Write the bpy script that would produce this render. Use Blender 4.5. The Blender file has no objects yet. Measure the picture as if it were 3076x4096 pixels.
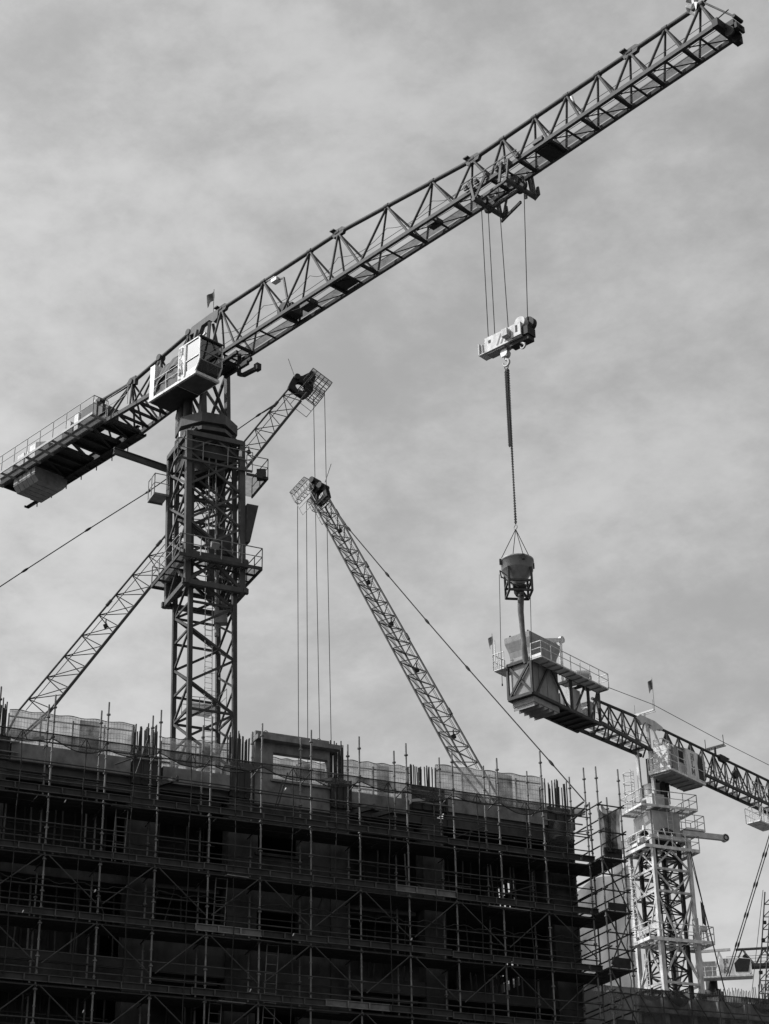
import bpy, math, random
import numpy as np
from mathutils import Vector, Matrix
from math import sin, cos, radians, pi
random.seed(7)
sc = bpy.context.scene

# ------------------------------------------------------------------ camera (surveyed from the vanishing points of the facade)
FPX = 7450.0; TH = radians(27.7); RO = radians(1.06)
CAM = Vector((0, 0, 1.7))
_r0 = Vector((1, 0, 0)); FW = Vector((0, cos(TH), sin(TH))); _u0 = Vector((0, -sin(TH), cos(TH)))
CR = _r0 * cos(RO) - _u0 * sin(RO); CU = _u0 * cos(RO) + _r0 * sin(RO)
cd = bpy.data.cameras.new('camera'); cam = bpy.data.objects.new('camera', cd)
sc.collection.objects.link(cam); sc.camera = cam
cam.matrix_world = Matrix(((CR.x, CU.x, -FW.x, CAM.x), (CR.y, CU.y, -FW.y, CAM.y), (CR.z, CU.z, -FW.z, CAM.z), (0, 0, 0, 1)))
cd.sensor_fit = 'VERTICAL'; cd.sensor_height = 24.0; cd.lens = FPX / 4096 * 24.0
cd.clip_start = 0.5; cd.clip_end = 6000

# ------------------------------------------------------------------ sky, sun, exposure (black and white photograph)
SUN_AZ = -92.0; SUN_EL = 43.0
wd = bpy.data.worlds.new('World'); sc.world = wd; wd.use_nodes = True
nt = wd.node_tree; nt.nodes.clear()
def wn(t, **k):
    n = nt.nodes.new(t)
    for a, b in k.items(): setattr(n, a, b)
    return n
sky = wn('ShaderNodeTexSky', sky_type='NISHITA', sun_disc=False, sun_elevation=radians(SUN_EL), sun_rotation=radians(SUN_AZ), altitude=50, air_density=1.0, dust_density=5.0, ozone_density=1.0)
bw = wn('ShaderNodeRGBToBW'); nt.links.new(sky.outputs[0], bw.inputs[0])
tc = wn('ShaderNodeTexCoord'); mp = wn('ShaderNodeMapping'); mp.inputs['Scale'].default_value = (1.0, 1.0, 1.7); mp.inputs['Rotation'].default_value = (0.3, 0.25, 0.5)
nt.links.new(tc.outputs['Generated'], mp.inputs['Vector'])
n1 = wn('ShaderNodeTexNoise'); n1.inputs['Scale'].default_value = 7.0; n1.inputs['Detail'].default_value = 9; n1.inputs['Roughness'].default_value = 0.56; n1.inputs['Distortion'].default_value = 0.35
nt.links.new(mp.outputs[0], n1.inputs['Vector'])
r1 = wn('ShaderNodeMapRange'); r1.inputs['From Min'].default_value = 0.30; r1.inputs['From Max'].default_value = 0.74; r1.interpolation_type = 'SMOOTHERSTEP'
r1.inputs['To Min'].default_value = 0.0; r1.inputs['To Max'].default_value = 0.9
n2 = wn('ShaderNodeTexNoise'); n2.inputs['Scale'].default_value = 26.0; n2.inputs['Detail'].default_value = 9; n2.inputs['Roughness'].default_value = 0.66
nt.links.new(mp.outputs[0], n2.inputs['Vector'])
nm = wn('ShaderNodeMath', operation='MULTIPLY_ADD'); nm.inputs[1].default_value = 0.34; nt.links.new(n2.outputs[0], nm.inputs[0])
ns = wn('ShaderNodeMath', operation='MULTIPLY'); ns.inputs[1].default_value = 0.67; nt.links.new(n1.outputs[0], ns.inputs[0]); nt.links.new(ns.outputs[0], nm.inputs[2])
nt.links.new(nm.outputs[0], r1.inputs['Value'])
CLOUD = 1.55; CLEAR = 1.08
mx = wn('ShaderNodeMix', data_type='FLOAT'); nt.links.new(r1.outputs[0], mx.inputs[0])
ms = wn('ShaderNodeMath', operation='MULTIPLY_ADD'); ms.inputs[1].default_value = CLEAR; ms.inputs[2].default_value = 2.0   # thin high haze over the clear sky
nt.links.new(bw.outputs[0], ms.inputs[0]); nt.links.new(ms.outputs[0], mx.inputs[2])
mc = wn('ShaderNodeMath', operation='MULTIPLY'); mc.inputs[1].default_value = CLOUD; nt.links.new(ms.outputs[0], mc.inputs[0]); nt.links.new(mc.outputs[0], mx.inputs[3])   # lit cloud over the haze
bg = wn('ShaderNodeBackground'); bg.inputs[1].default_value = 0.1
nt.links.new(mx.outputs[0], bg.inputs[0])
wo = wn('ShaderNodeOutputWorld'); nt.links.new(bg.outputs[0], wo.inputs[0])
def az(a): a = radians(a); return Vector((sin(a), cos(a), 0))
sd = bpy.data.lights.new('sun', 'SUN'); so = bpy.data.objects.new('sun', sd); sc.collection.objects.link(so)
sd.energy = 4.6; sd.angle = radians(0.53); sd.color = (1, 1, 1)
_sv = az(SUN_AZ) * cos(radians(SUN_EL)) + Vector((0, 0, sin(radians(SUN_EL))))
so.rotation_euler = _sv.to_track_quat('Z', 'Y').to_euler(); so.location = (-40, 0, 60)
sc.view_settings.view_transform = 'Standard'; sc.view_settings.look = 'None'; sc.view_settings.exposure = 0.0; sc.view_settings.gamma = 1.0
sc.render.engine = 'CYCLES'
sc.cycles.transparent_max_bounces = 24; sc.cycles.max_bounces = 6; sc.cycles.diffuse_bounces = 3

# ------------------------------------------------------------------ surveying helpers
def ray(x, y): return FW + CR * ((x - 1538) / FPX) - CU * ((y - 2048) / FPX)
def un(x, y, Z): return CAM + ray(x, y) * Z
def pr(p):
    d = p - CAM; Z = d.dot(FW); return 1538 + FPX * d.dot(CR) / Z, 2048 - FPX * d.dot(CU) / Z, Z
def onz(x, y, z):
    d = ray(x, y); return CAM + d * ((z - CAM.z) / d.z)
def zat(p, py):
    a, b = 0.0, 120.0
    for _ in range(50):
        m = (a + b) / 2
        if pr(Vector((p.x, p.y, m)))[1] > py: a = m
        else: b = m
    return (a + b) / 2
class Frame:                      # vertical plane through a point: s along it, o to the right of it, z up
    def __init__(s, A, a): s.A = A.copy(); s.J = az(a); s.L = az(a + 90)
    def on(s, x, y, o=0.0):
        d = ray(x, y); t = ((s.A + s.L * o - CAM).dot(s.L)) / d.dot(s.L); return CAM + d * t
    def sz(s, x, y, o=0.0):
        p = s.on(x, y, o); return (p - s.A).dot(s.J), p.z
    def K(s, a, o, z):
        p = s.A + s.J * a + s.L * o; return Vector((p.x, p.y, z))
Z3 = Vector((0, 0, 1))

# ------------------------------------------------------------------ materials (all neutral)
MATS = {}
def mat(name, base, rough=0.6, metal=0.0, var=0.35, scale=3.0, streak=0.0, bump=0.0, bscale=60, spec=0.5):
    m = bpy.data.materials.new(name); m.use_nodes = True; t = m.node_tree; b = t.nodes['Principled BSDF']
    b.inputs['Roughness'].default_value = rough; b.inputs['Metallic'].default_value = metal; b.inputs['Specular IOR Level'].default_value = spec
    g = t.nodes.new('ShaderNodeNewGeometry')
    mpn = t.nodes.new('ShaderNodeMapping'); mpn.inputs['Scale'].default_value = (1, 1, 1 - streak * 0.85); t.links.new(g.outputs['Position'], mpn.inputs['Vector'])
    n = t.nodes.new('ShaderNodeTexNoise'); n.inputs['Scale'].default_value = scale; n.inputs['Detail'].default_value = 6; n.inputs['Roughness'].default_value = 0.65
    t.links.new(mpn.outputs[0], n.inputs['Vector'])
    r = t.nodes.new('ShaderNodeMapRange'); r.inputs['From Min'].default_value = 0.3; r.inputs['From Max'].default_value = 0.7
    r.inputs['To Min'].default_value = base * (1 - var); r.inputs['To Max'].default_value = base * (1 + var * 0.6)
    t.links.new(n.outputs[0], r.inputs['Value'])
    c = t.nodes.new('ShaderNodeCombineColor')
    for i in range(3): t.links.new(r.outputs[0], c.inputs[i])
    t.links.new(c.outputs[0], b.inputs['Base Color'])
    if bump:
        n2 = t.nodes.new('ShaderNodeTexNoise'); n2.inputs['Scale'].default_value = bscale; n2.inputs['Detail'].default_value = 4
        t.links.new(g.outputs['Position'], n2.inputs['Vector'])
        bu = t.nodes.new('ShaderNodeBump'); bu.inputs['Strength'].default_value = bump; bu.inputs['Distance'].default_value = 0.02
        t.links.new(n2.outputs[0], bu.inputs['Height']); t.links.new(bu.outputs[0], b.inputs['Normal'])
    MATS[name] = m; return m
mat('dark_paint', 0.055, 0.6, 0, 0.4, 2.5, 0.5, spec=0.12)
mat('mid_paint', 0.08, 0.6, 0, 0.4, 2.0, 0.5, spec=0.15)
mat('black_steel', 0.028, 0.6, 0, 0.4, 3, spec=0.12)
mat('white_paint', 0.6, 0.5, 0, 0.42, 3.0, 0.75, spec=0.25)
mat('trolley_grey', 0.1, 0.65, 0, 0.4, 5, spec=0.1)
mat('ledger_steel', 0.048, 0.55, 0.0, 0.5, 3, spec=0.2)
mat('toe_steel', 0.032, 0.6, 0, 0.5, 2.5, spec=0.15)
mat('toe_rim', 0.065, 0.6, 0, 0.4, 2.5, spec=0.15)
mat('ballast_concrete', 0.26, 0.9, 0, 0.3, 1.6, 0.6, 0.3, spec=0.15)
mat('toe_bright', 0.12, 0.5, 0.0, 0.5, 2.5, spec=0.2)
mat('pale_paint', 0.42, 0.45, 0, 0.3, 2.2, 0.6)
mat('grey_paint', 0.2, 0.5, 0, 0.35, 3, 0.4)
mat('bright_metal', 0.7, 0.22, 0.6, 0.3, 3)
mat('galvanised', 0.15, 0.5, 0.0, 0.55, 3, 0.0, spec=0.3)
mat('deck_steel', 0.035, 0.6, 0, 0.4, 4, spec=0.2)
mat('rope', 0.03, 0.8, spec=0.1)
mat('concrete', 0.25, 0.9, 0, 0.35, 1.3, 0.3, 0.3)
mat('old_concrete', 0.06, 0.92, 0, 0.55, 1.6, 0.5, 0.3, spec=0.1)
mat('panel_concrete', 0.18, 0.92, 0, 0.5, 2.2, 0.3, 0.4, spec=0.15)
mat('mast_white', 0.47, 0.5, 0, 0.45, 3.2, 0.7, spec=0.2)
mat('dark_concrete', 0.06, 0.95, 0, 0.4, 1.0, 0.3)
mat('formwork', 0.03, 0.7, 0, 0.4, 3)
mat('plywood', 0.09, 0.8, 0, 0.4, 3)
mat('rust', 0.035, 0.85, 0, 0.5, 8)
mat('tarpaulin', 0.05, 0.75, 0, 0.3, 3, 0, 0.5, 12)
mat('banner', 0.6, 0.7, 0, 0.25, 3, 0.3, 0.4, 9)
mat('letter_grey', 0.13, 0.7, 0, 0.3, 4)
mat('flag_dark', 0.05, 0.9); mat('flag_light', 0.55, 0.9)
mat('asphalt', 0.05, 0.95, 0, 0.3, 0.6)
mat('hose', 0.11, 0.85, 0, 0.5, 3, 0.4, 0.4, 20)
def glass_mat():
    m = bpy.data.materials.new('cab_glass'); m.use_nodes = True; t = m.node_tree; t.nodes.clear()
    o = t.nodes.new('ShaderNodeOutputMaterial'); tr = t.nodes.new('ShaderNodeBsdfTransparent'); tr.inputs[0].default_value = (0.3, 0.3, 0.3, 1)
    gl = t.nodes.new('ShaderNodeBsdfGlossy'); gl.inputs['Roughness'].default_value = 0.03; gl.inputs[0].default_value = (0.8, 0.8, 0.8, 1)
    fc = t.nodes.new('ShaderNodeLayerWeight'); fc.inputs[0].default_value = 0.35; fr = t.nodes.new('ShaderNodeMapRange'); fr.inputs['To Min'].default_value = 0.04; fr.inputs['To Max'].default_value = 0.6; t.links.new(fc.outputs['Facing'], fr.inputs['Value']); mxn = t.nodes.new('ShaderNodeMixShader')
    t.links.new(fr.outputs[0], mxn.inputs[0]); t.links.new(tr.outputs[0], mxn.inputs[1]); t.links.new(gl.outputs[0], mxn.inputs[2]); t.links.new(mxn.outputs[0], o.inputs[0])
    MATS['cab_glass'] = m
glass_mat()
def net_mat(name, open_, col, grid=0.0, gw=0.12, nscale=2.0, namp=0.2):
    m = bpy.data.materials.new(name); m.use_nodes = True; t = m.node_tree; t.nodes.clear()
    o = t.nodes.new('ShaderNodeOutputMaterial'); tr = t.nodes.new('ShaderNodeBsdfTransparent')
    df = t.nodes.new('ShaderNodeBsdfDiffuse'); df.inputs[0].default_value = (col, col, col, 1)
    tl = t.nodes.new('ShaderNodeBsdfTranslucent'); tl.inputs[0].default_value = (col, col, col, 1)
    m1 = t.nodes.new('ShaderNodeMixShader'); m1.inputs[0].default_value = 0.45; t.links.new(df.outputs[0], m1.inputs[1]); t.links.new(tl.outputs[0], m1.inputs[2])
    m2 = t.nodes.new('ShaderNodeMixShader'); t.links.new(tr.outputs[0], m2.inputs[1]); t.links.new(m1.outputs[0], m2.inputs[2]); t.links.new(m2.outputs[0], o.inputs[0])
    g = t.nodes.new('ShaderNodeNewGeometry')
    n = t.nodes.new('ShaderNodeTexNoise'); n.inputs['Scale'].default_value = nscale; n.inputs['Detail'].default_value = 5; t.links.new(g.outputs['Position'], n.inputs['Vector'])
    r = t.nodes.new('ShaderNodeMapRange'); r.inputs['From Min'].default_value = 0.3; r.inputs['From Max'].default_value = 0.7
    r.inputs['To Min'].default_value = max(0, 1 - open_ - namp); r.inputs['To Max'].default_value = min(1, 1 - open_ + namp); t.links.new(n.outputs[0], r.inputs['Value'])
    last = r.outputs[0]
    if grid:
        uv = t.nodes.new('ShaderNodeTexCoord'); sp = t.nodes.new('ShaderNodeSeparateXYZ'); t.links.new(uv.outputs['UV'], sp.inputs[0])
        for i, gs in ((0, grid), (1, grid * 1.6)):
            d = t.nodes.new('ShaderNodeMath'); d.operation = 'DIVIDE'; d.inputs[1].default_value = gs; t.links.new(sp.outputs[i], d.inputs[0])
            f = t.nodes.new('ShaderNodeMath'); f.operation = 'FRACT'; t.links.new(d.outputs[0], f.inputs[0])
            l = t.nodes.new('ShaderNodeMath'); l.operation = 'LESS_THAN'; l.inputs[1].default_value = gw; t.links.new(f.outputs[0], l.inputs[0])
            a = t.nodes.new('ShaderNodeMath'); a.operation = 'MAXIMUM'; t.links.new(last, a.inputs[0]); t.links.new(l.outputs[0], a.inputs[1]); last = a.outputs[0]
    t.links.new(last, m2.inputs[0]); MATS[name] = m
net_mat('guard_mesh', 0.42, 0.24, 0.1, 0.09, 2.6, 0.22)
mat('block_white', 0.46, 0.55, 0, 0.45, 4, 0.4, spec=0.2)
net_mat('dark_net', 0.34, 0.05, 0, 0, 1.6, 0.3)
net_mat('thick_net', 0.2, 0.05, 0, 0, 3.0, 0.22)
net_mat('pale_net', 0.34, 0.27, 0, 0, 0.9, 0.2)
net_mat('jib_grating', 0.4, 0.05, 0, 0, 4, 0.1)
net_mat('grating', 0.52, 0.06, 0, 0, 4, 0.1)

# ------------------------------------------------------------------ mesh helpers
COL = sc.collection
WLOC = {}
def thing(name, loc, label, cat, group=None):
    o = bpy.data.objects.new(name, None); COL.objects.link(o); o.location = loc; o.empty_display_size = 0.2
    WLOC[o] = Vector(loc); o['label'] = label; o['category'] = cat
    if group: o['group'] = group
    return o
def tag(o, label, cat, group=None):
    o['label'] = label; o['category'] = cat
    if group: o['group'] = group
    return o
def frame_of(d, up=None):
    d = d.normalized(); u = up if up is not None else Z3
    if abs(d.dot(u)) > 0.995: u = Vector((0, 1, 0)) if abs(d.y) < 0.9 else Vector((1, 0, 0))
    x = u.cross(d).normalized(); y = d.cross(x).normalized(); return x, y, d
class MB:
    def __init__(s): s.v = []; s.f = []; s.sm = []; s.uv = None
    def add(s, v, f, smooth=False):
        n = len(s.v); s.v += [Vector(p) for p in v]; s.f += [tuple(i + n for i in q) for q in f]; s.sm += [smooth] * len(f); return s
    def hexa(s, p):   # 8 corners: bottom loop 0-3, top loop 4-7
        return s.add(p, [(0, 3, 2, 1), (4, 5, 6, 7), (0, 1, 5, 4), (1, 2, 6, 5), (2, 3, 7, 6), (3, 0, 4, 7)])
    def box(s, c, X, Y, Zv):   # half vectors
        return s.hexa([c - X - Y - Zv, c + X - Y - Zv, c + X + Y - Zv, c - X + Y - Zv, c - X - Y + Zv, c + X - Y + Zv, c + X + Y + Zv, c - X + Y + Zv])
    def lbox(s, fr, s0, s1, o0, o1, z0, z1):
        k = fr.K; return s.hexa([k(s0, o0, z0), k(s1, o0, z0), k(s1, o1, z0), k(s0, o1, z0), k(s0, o0, z1), k(s1, o0, z1), k(s1, o1, z1), k(s0, o1, z1)])
    def bar(s, p, q, w, h=None, up=None):
        h = h or w; x, y, d = frame_of(q - p, up); return s.box((p + q) / 2, x * (w / 2), y * (h / 2), (q - p) / 2)
    def tube(s, p, q, r, n=8, r2=None, cap=True):
        r2 = r if r2 is None else r2; x, y, d = frame_of(q - p); v = []
        for c, rr in ((p, r), (q, r2)):
            for i in range(n): a = 2 * pi * i / n; v.append(c + x * (cos(a) * rr) + y * (sin(a) * rr))
        s.add(v, [(i, (i + 1) % n, n + (i + 1) % n, n + i) for i in range(n)], True)
        if cap: s.add(v[:n], [tuple(range(n - 1, -1, -1))]); s.add(v[n:], [tuple(range(n))])
        return s
    def path(s, pts, r, n=6):
        for a, b in zip(pts[:-1], pts[1:]): s.tube(a, b, r, n)
        return s
    def prism(s, pts, vec):    # polygon extruded by vec
        n = len(pts); s.add(list(pts) + [p + vec for p in pts], [tuple(range(n - 1, -1, -1)), tuple(range(n, 2 * n))] + [(i, (i + 1) % n, n + (i + 1) % n, n + i) for i in range(n)]); return s
    def lathe(s, c, prof, n=24):
        v = []
        for r, z in prof:
            for i in range(n): a = 2 * pi * i / n; v.append(c + Vector((cos(a) * r, sin(a) * r, z)))
        m = len(prof); s.add(v, [(j * n + i, j * n + (i + 1) % n, (j + 1) * n + (i + 1) % n, (j + 1) * n + i) for j in range(m - 1) for i in range(n)], True); return s
    def ring(s, c, X, Y, R, r, n=14, k=6):
        N = X.cross(Y).normalized(); X = X.normalized(); Y = Y.normalized(); v = []
        for i in range(n):
            a = 2 * pi * i / n; d = X * cos(a) + Y * sin(a)
            for j in range(k): b = 2 * pi * j / k; v.append(c + d * (R + r * cos(b)) + N * (r * sin(b)))
        s.add(v, [(i * k + j, ((i + 1) % n) * k + j, ((i + 1) % n) * k + (j + 1) % k, i * k + (j + 1) % k) for i in range(n) for j in range(k)], True); return s
    def rail(s, pts, h=1.1, every=1.2, r=0.022, close=False, mid=True):
        P = list(pts) + ([pts[0]] if close else [])
        for a, b in zip(P[:-1], P[1:]):
            n = max(1, round((b - a).length / every))
            for i in range(n + 1): q = a.lerp(b, i / n); s.tube(q, q + Z3 * h, r, 5)
            s.tube(a + Z3 * h, b + Z3 * h, r, 5)
            if mid: s.tube(a + Z3 * (h * 0.55), b + Z3 * (h * 0.55), r * 0.8, 5)
        return s
    def build(s, name, m, parent=None, loc=None, label=None):
        org = WLOC[parent] if parent is not None else (Vector(loc) if loc is not None else Vector((0, 0, 0)))
        me = bpy.data.meshes.new(name); me.from_pydata([tuple(p - org) for p in s.v], [], s.f); me.update()
        me.polygons.foreach_set('use_smooth', s.sm); me.materials.append(MATS[m])
        if s.uv is not None:
            ul = me.uv_layers.new(name='UVMap')
            for lp in me.loops: ul.data[lp.index].uv = s.uv[lp.vertex_index]
        o = bpy.data.objects.new(name, me); COL.objects.link(o); WLOC[o] = org
        if parent is not None: o.parent = parent; o.location = (0, 0, 0)
        else: o.location = org
        if label: o['label'] = label
        return o
_unit = {}
def unit(shape, m):
    if (shape, m) not in _unit:
        b = MB()
        if shape == 'box': b.box(Vector((0, 0, 0)), Vector((.5, 0, 0)), Vector((0, .5, 0)), Vector((0, 0, .5)))
        else: b.tube(Vector((0, 0, -.5)), Vector((0, 0, .5)), 1.0, 8)
        me = bpy.data.meshes.new(shape + '_' + m); me.from_pydata([tuple(p) for p in b.v], [], b.f); me.update()
        me.polygons.foreach_set('use_smooth', b.sm); me.materials.append(MATS[m]); _unit[(shape, m)] = me
    return _unit[(shape, m)]
def _place(name, me, parent, M):
    o = bpy.data.objects.new(name, me); COL.objects.link(o)
    if parent is not None: o.parent = parent; M = Matrix.Translation(-WLOC[parent]) @ M
    o.matrix_basis = M; return o
def BAR(name, parent, m, p, q, w, h=None, up=None):
    h = h or w; x, y, d = frame_of(q - p, up); L = (q - p).length; c = (p + q) / 2
    M = Matrix(((x.x * w, y.x * h, d.x * L, c.x), (x.y * w, y.y * h, d.y * L, c.y), (x.z * w, y.z * h, d.z * L, c.z), (0, 0, 0, 1)))
    return _place(name, unit('box', m), parent, M)
def TUBE(name, parent, m, p, q, r):
    x, y, d = frame_of(q - p); L = (q - p).length; c = (p + q) / 2
    M = Matrix(((x.x * r, y.x * r, d.x * L, c.x), (x.y * r, y.y * r, d.y * L, c.y), (x.z * r, y.z * r, d.z * L, c.z), (0, 0, 0, 1)))
    return _place(name, unit('tube', m), parent, M)
def sheet(pts_uv, nu, nv, disp=None):   # pts_uv: function (u,v)->Vector ; returns MB with uv in metres-like units
    b = MB(); v = []; uv = []
    for j in range(nv + 1):
        for i in range(nu + 1):
            p = pts_uv(i / nu, j / nv); v.append(p)
            uv.append((i / nu, j / nv))
    f = [(j * (nu + 1) + i, j * (nu + 1) + i + 1, (j + 1) * (nu + 1) + i + 1, (j + 1) * (nu + 1) + i) for j in range(nv) for i in range(nu)]
    b.add(v, f, True); b.uv = uv; return b
def flag(name, base, h, pole, w, hh, drop, m, label, cat='flag', m2=None):
    """pole of height h at base, limp cloth of width w and height hh hanging on side vector drop"""
    t = thing(name, base, label, cat)
    MB().tube(base, base + Z3 * h, 0.02, 6).build('pole', pole, t)
    def fn(u, v):
        return base + Z3 * (h - 0.05 - hh * v - w * u * (0.55 + 0.25 * sin(3 * v))) + drop * (w * u * 0.75) + drop.cross(Z3) * (0.10 * sin(5 * u + 3 * v))
    sheet(fn, 8, 8).build('cloth', m, t)
    if m2:
        def fn2(u, v): return fn(u * 0.9 + 0.05, 0.34 + 0.3 * v) + drop.cross(Z3) * 0.012
        sheet(fn2, 8, 4).build('stripe', m2, t)
    return t

# ------------------------------------------------------------------ ground
g = MB(); S = 2500
g.add([(-S, -S, 0), (S, -S, 0), (S, S, 0), (-S, S, 0)], [(0, 1, 2, 3)])
go = g.build('ground', 'asphalt'); go['kind'] = 'structure'

U = az(64.5); V = az(-25.5)      # the site grid: along the facade, and away from the street
FO = un(182, 3370, 56.2); FA = Frame(FO, 64.5)     # outer scaffold plane; o>0 is towards the street

# ------------------------------------------------------------------ the unfinished building behind the scaffold
F0 = -1.6; END = 19.55; BS = -9.0; DEPTH = 9.5
bld = thing('unfinished_building', FA.K(6, F0, 0), 'dark unfinished concrete building wrapped in scaffolding, nearest in the photo', 'building')
cols = [(-5.0, -4.1), (-1.75, -1.0), (3.1, 4.02), (6.45, 7.28), (10.08, 10.76), (13.5, 14.3), (18.5, 19.5)]
slabs = [22.2, 19.25, 16.3, 13.35, 10.4, 7.45, 4.5]
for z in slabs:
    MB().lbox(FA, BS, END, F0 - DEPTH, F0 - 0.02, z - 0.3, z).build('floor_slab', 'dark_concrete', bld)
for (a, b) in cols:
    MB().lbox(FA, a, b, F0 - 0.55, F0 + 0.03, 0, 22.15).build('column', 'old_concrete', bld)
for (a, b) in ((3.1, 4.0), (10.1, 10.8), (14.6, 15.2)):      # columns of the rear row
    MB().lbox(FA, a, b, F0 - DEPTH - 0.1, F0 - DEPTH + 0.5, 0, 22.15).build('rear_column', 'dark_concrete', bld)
# infill walls with small window openings, and rear walls that close most bays
def wall_with_hole(name, m, s0, s1, o0, o1, z0, z1, hs0, hs1, hz0, hz1):
    b = MB(); b.lbox(FA, s0, hs0, o0, o1, z0, z1); b.lbox(FA, hs1, s1, o0, o1, z0, z1); b.lbox(FA, hs0, hs1, o0, o1, z0, hz0); b.lbox(FA, hs0, hs1, o0, o1, hz1, z1)
    return b.build(name, m, bld)
for k in range(5):
    zt = slabs[k] - 0.3; zb = slabs[k + 1]
    wall_with_hole('infill_wall', 'old_concrete', 7.28, 10.08, F0 - 0.3, F0 - 0.04, zb, zt, 7.5, 8.95, zb + 0.95, zb + 2.0)
    MB().lbox(FA, 7.4, 9.05, F0 - 0.3, F0 + 0.06, zb + 0.86, zb + 0.95).build('window_sill', 'old_concrete', bld)
    MB().lbox(FA, 4.02, 6.45, F0 - 0.3, F0 - 0.06, zb, zb + (0.15, 0.9, 1.0, 0.15, 0.8)[k]).build('parapet_wall', 'old_concrete', bld)
    MB().lbox(FA, 10.76, 13.5, F0 - 0.3, F0 - 0.06, zb, zb + (0.2, 0.2, 0.9, 0.2, 0.8)[k]).build('parapet_wall', 'old_concrete', bld)
    MB().lbox(FA, -1.0, 3.1, F0 - 0.3, F0 - 0.06, zt - (0.25, 0.3, 0.55, 0.3, 0.4)[k], zt).build('lintel', 'old_concrete', bld)
    # rear wall, open on the last bay so that the sky shows through
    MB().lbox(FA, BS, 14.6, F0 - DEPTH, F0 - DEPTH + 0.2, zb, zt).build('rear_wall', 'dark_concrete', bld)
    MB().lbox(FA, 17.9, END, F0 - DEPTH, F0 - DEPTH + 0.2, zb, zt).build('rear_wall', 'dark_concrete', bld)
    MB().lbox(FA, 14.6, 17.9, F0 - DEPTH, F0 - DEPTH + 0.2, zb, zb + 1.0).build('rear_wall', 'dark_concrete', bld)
    ew = MB(); e0, e1_ = END - .25, END - .02
    ew.lbox(FA, e0, e1_, F0 - DEPTH, F0 - 6.4, zb, zt).lbox(FA, e0, e1_, F0 - 3.9, F0 - .6, zb, zt).lbox(FA, e0, e1_, F0 - 6.4, F0 - 3.9, zb, zb + 1.5)
    ew.build('end_wall', 'dark_concrete', bld)
    for q_ in range(6): BAR('window_bar', bld, 'formwork', FA.K(END - .13, F0 - 4.1 - .38 * q_, zb + 1.5), FA.K(END - .13, F0 - 4.15 - .4 * q_, zt), .12, .1 + .08 * (q_ % 3))
    BAR('window_bar', bld, 'formwork', FA.K(END - .13, F0 - 3.9, zb + 2.0), FA.K(END - .13, F0 - 6.4, zb + 2.05), .1, .2)
    for (a, b) in ((-1.0, 3.1), (4.02, 6.45), (10.76, 13.5)):
        MB().lbox(FA, a, b, F0 - 2.75, F0 - 2.6, zb, zt).build('added_bay_screen', 'old_concrete', bld)  # screen wall added behind each open bay to catch sky light and lift the blackness
        for q_ in range(1, int((b - a) / .9) + 1): BAR('formwork_joint', bld, 'formwork', FA.K(a + .9 * q_ - .3, F0 - 2.58, zb), FA.K(a + .9 * q_ - .3, F0 - 2.58, zt), .07, .05)
        for q_ in range(3): BAR('soffit_joist', bld, 'plywood', FA.K(a + .1, F0 - .5 - .6 * q_, zt - .08), FA.K(b - .1, F0 - .5 - .6 * q_, zt - .08), .12, .14)
    # props and falsework standing in the open bays
    for (a, b) in ((-1.0, 3.1), (4.02, 6.45), (10.76, 13.5), (14.3, 18.5)):
        n = int((b - a) / 0.75)
        for i in range(n):
            for dd in (.5, 1.7):
                s_ = a + 0.35 + (b - a - 0.6) * i / max(1, n - 1) + random.uniform(-.15, .15)
                TUBE('steel_prop', bld, 'galvanised' if random.random() < .2 else 'ledger_steel', FA.K(s_, F0 - dd - random.uniform(0, .6), zb), FA.K(s_ + random.uniform(-.03, .03), F0 - dd - 0.3, zt), 0.032)
        for zz in (zb + 1.3, zt - 0.25):
            TUBE('falsework_tube', bld, 'ledger_steel', FA.K(a + .1, F0 - 1.0, zz), FA.K(b - .1, F0 - 1.0, zz), 0.026)
# spandrel panels along the roof edge
panels = [(-0.92, 3.0, 22.17, 22.78), (4.1, 6.42, 22.12, 22.66), (10.81, 12.98, 22.14, 22.68), (14.48, 18.42, 22.44, 22.95), (-4.2, -1.8, 22.15, 22.75)]
for (a, b, z0, z1) in panels:
    MB().lbox(FA, a, b, F0 - 0.25, F0 + 0.12, z0, z1).build('spandrel_panel', 'panel_concrete', bld)
MB().lbox(FA, 14.48, 18.42, F0 - 0.3, F0 + 0.05, 21.9, 22.43).build('edge_beam', 'old_concrete', bld)
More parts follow.
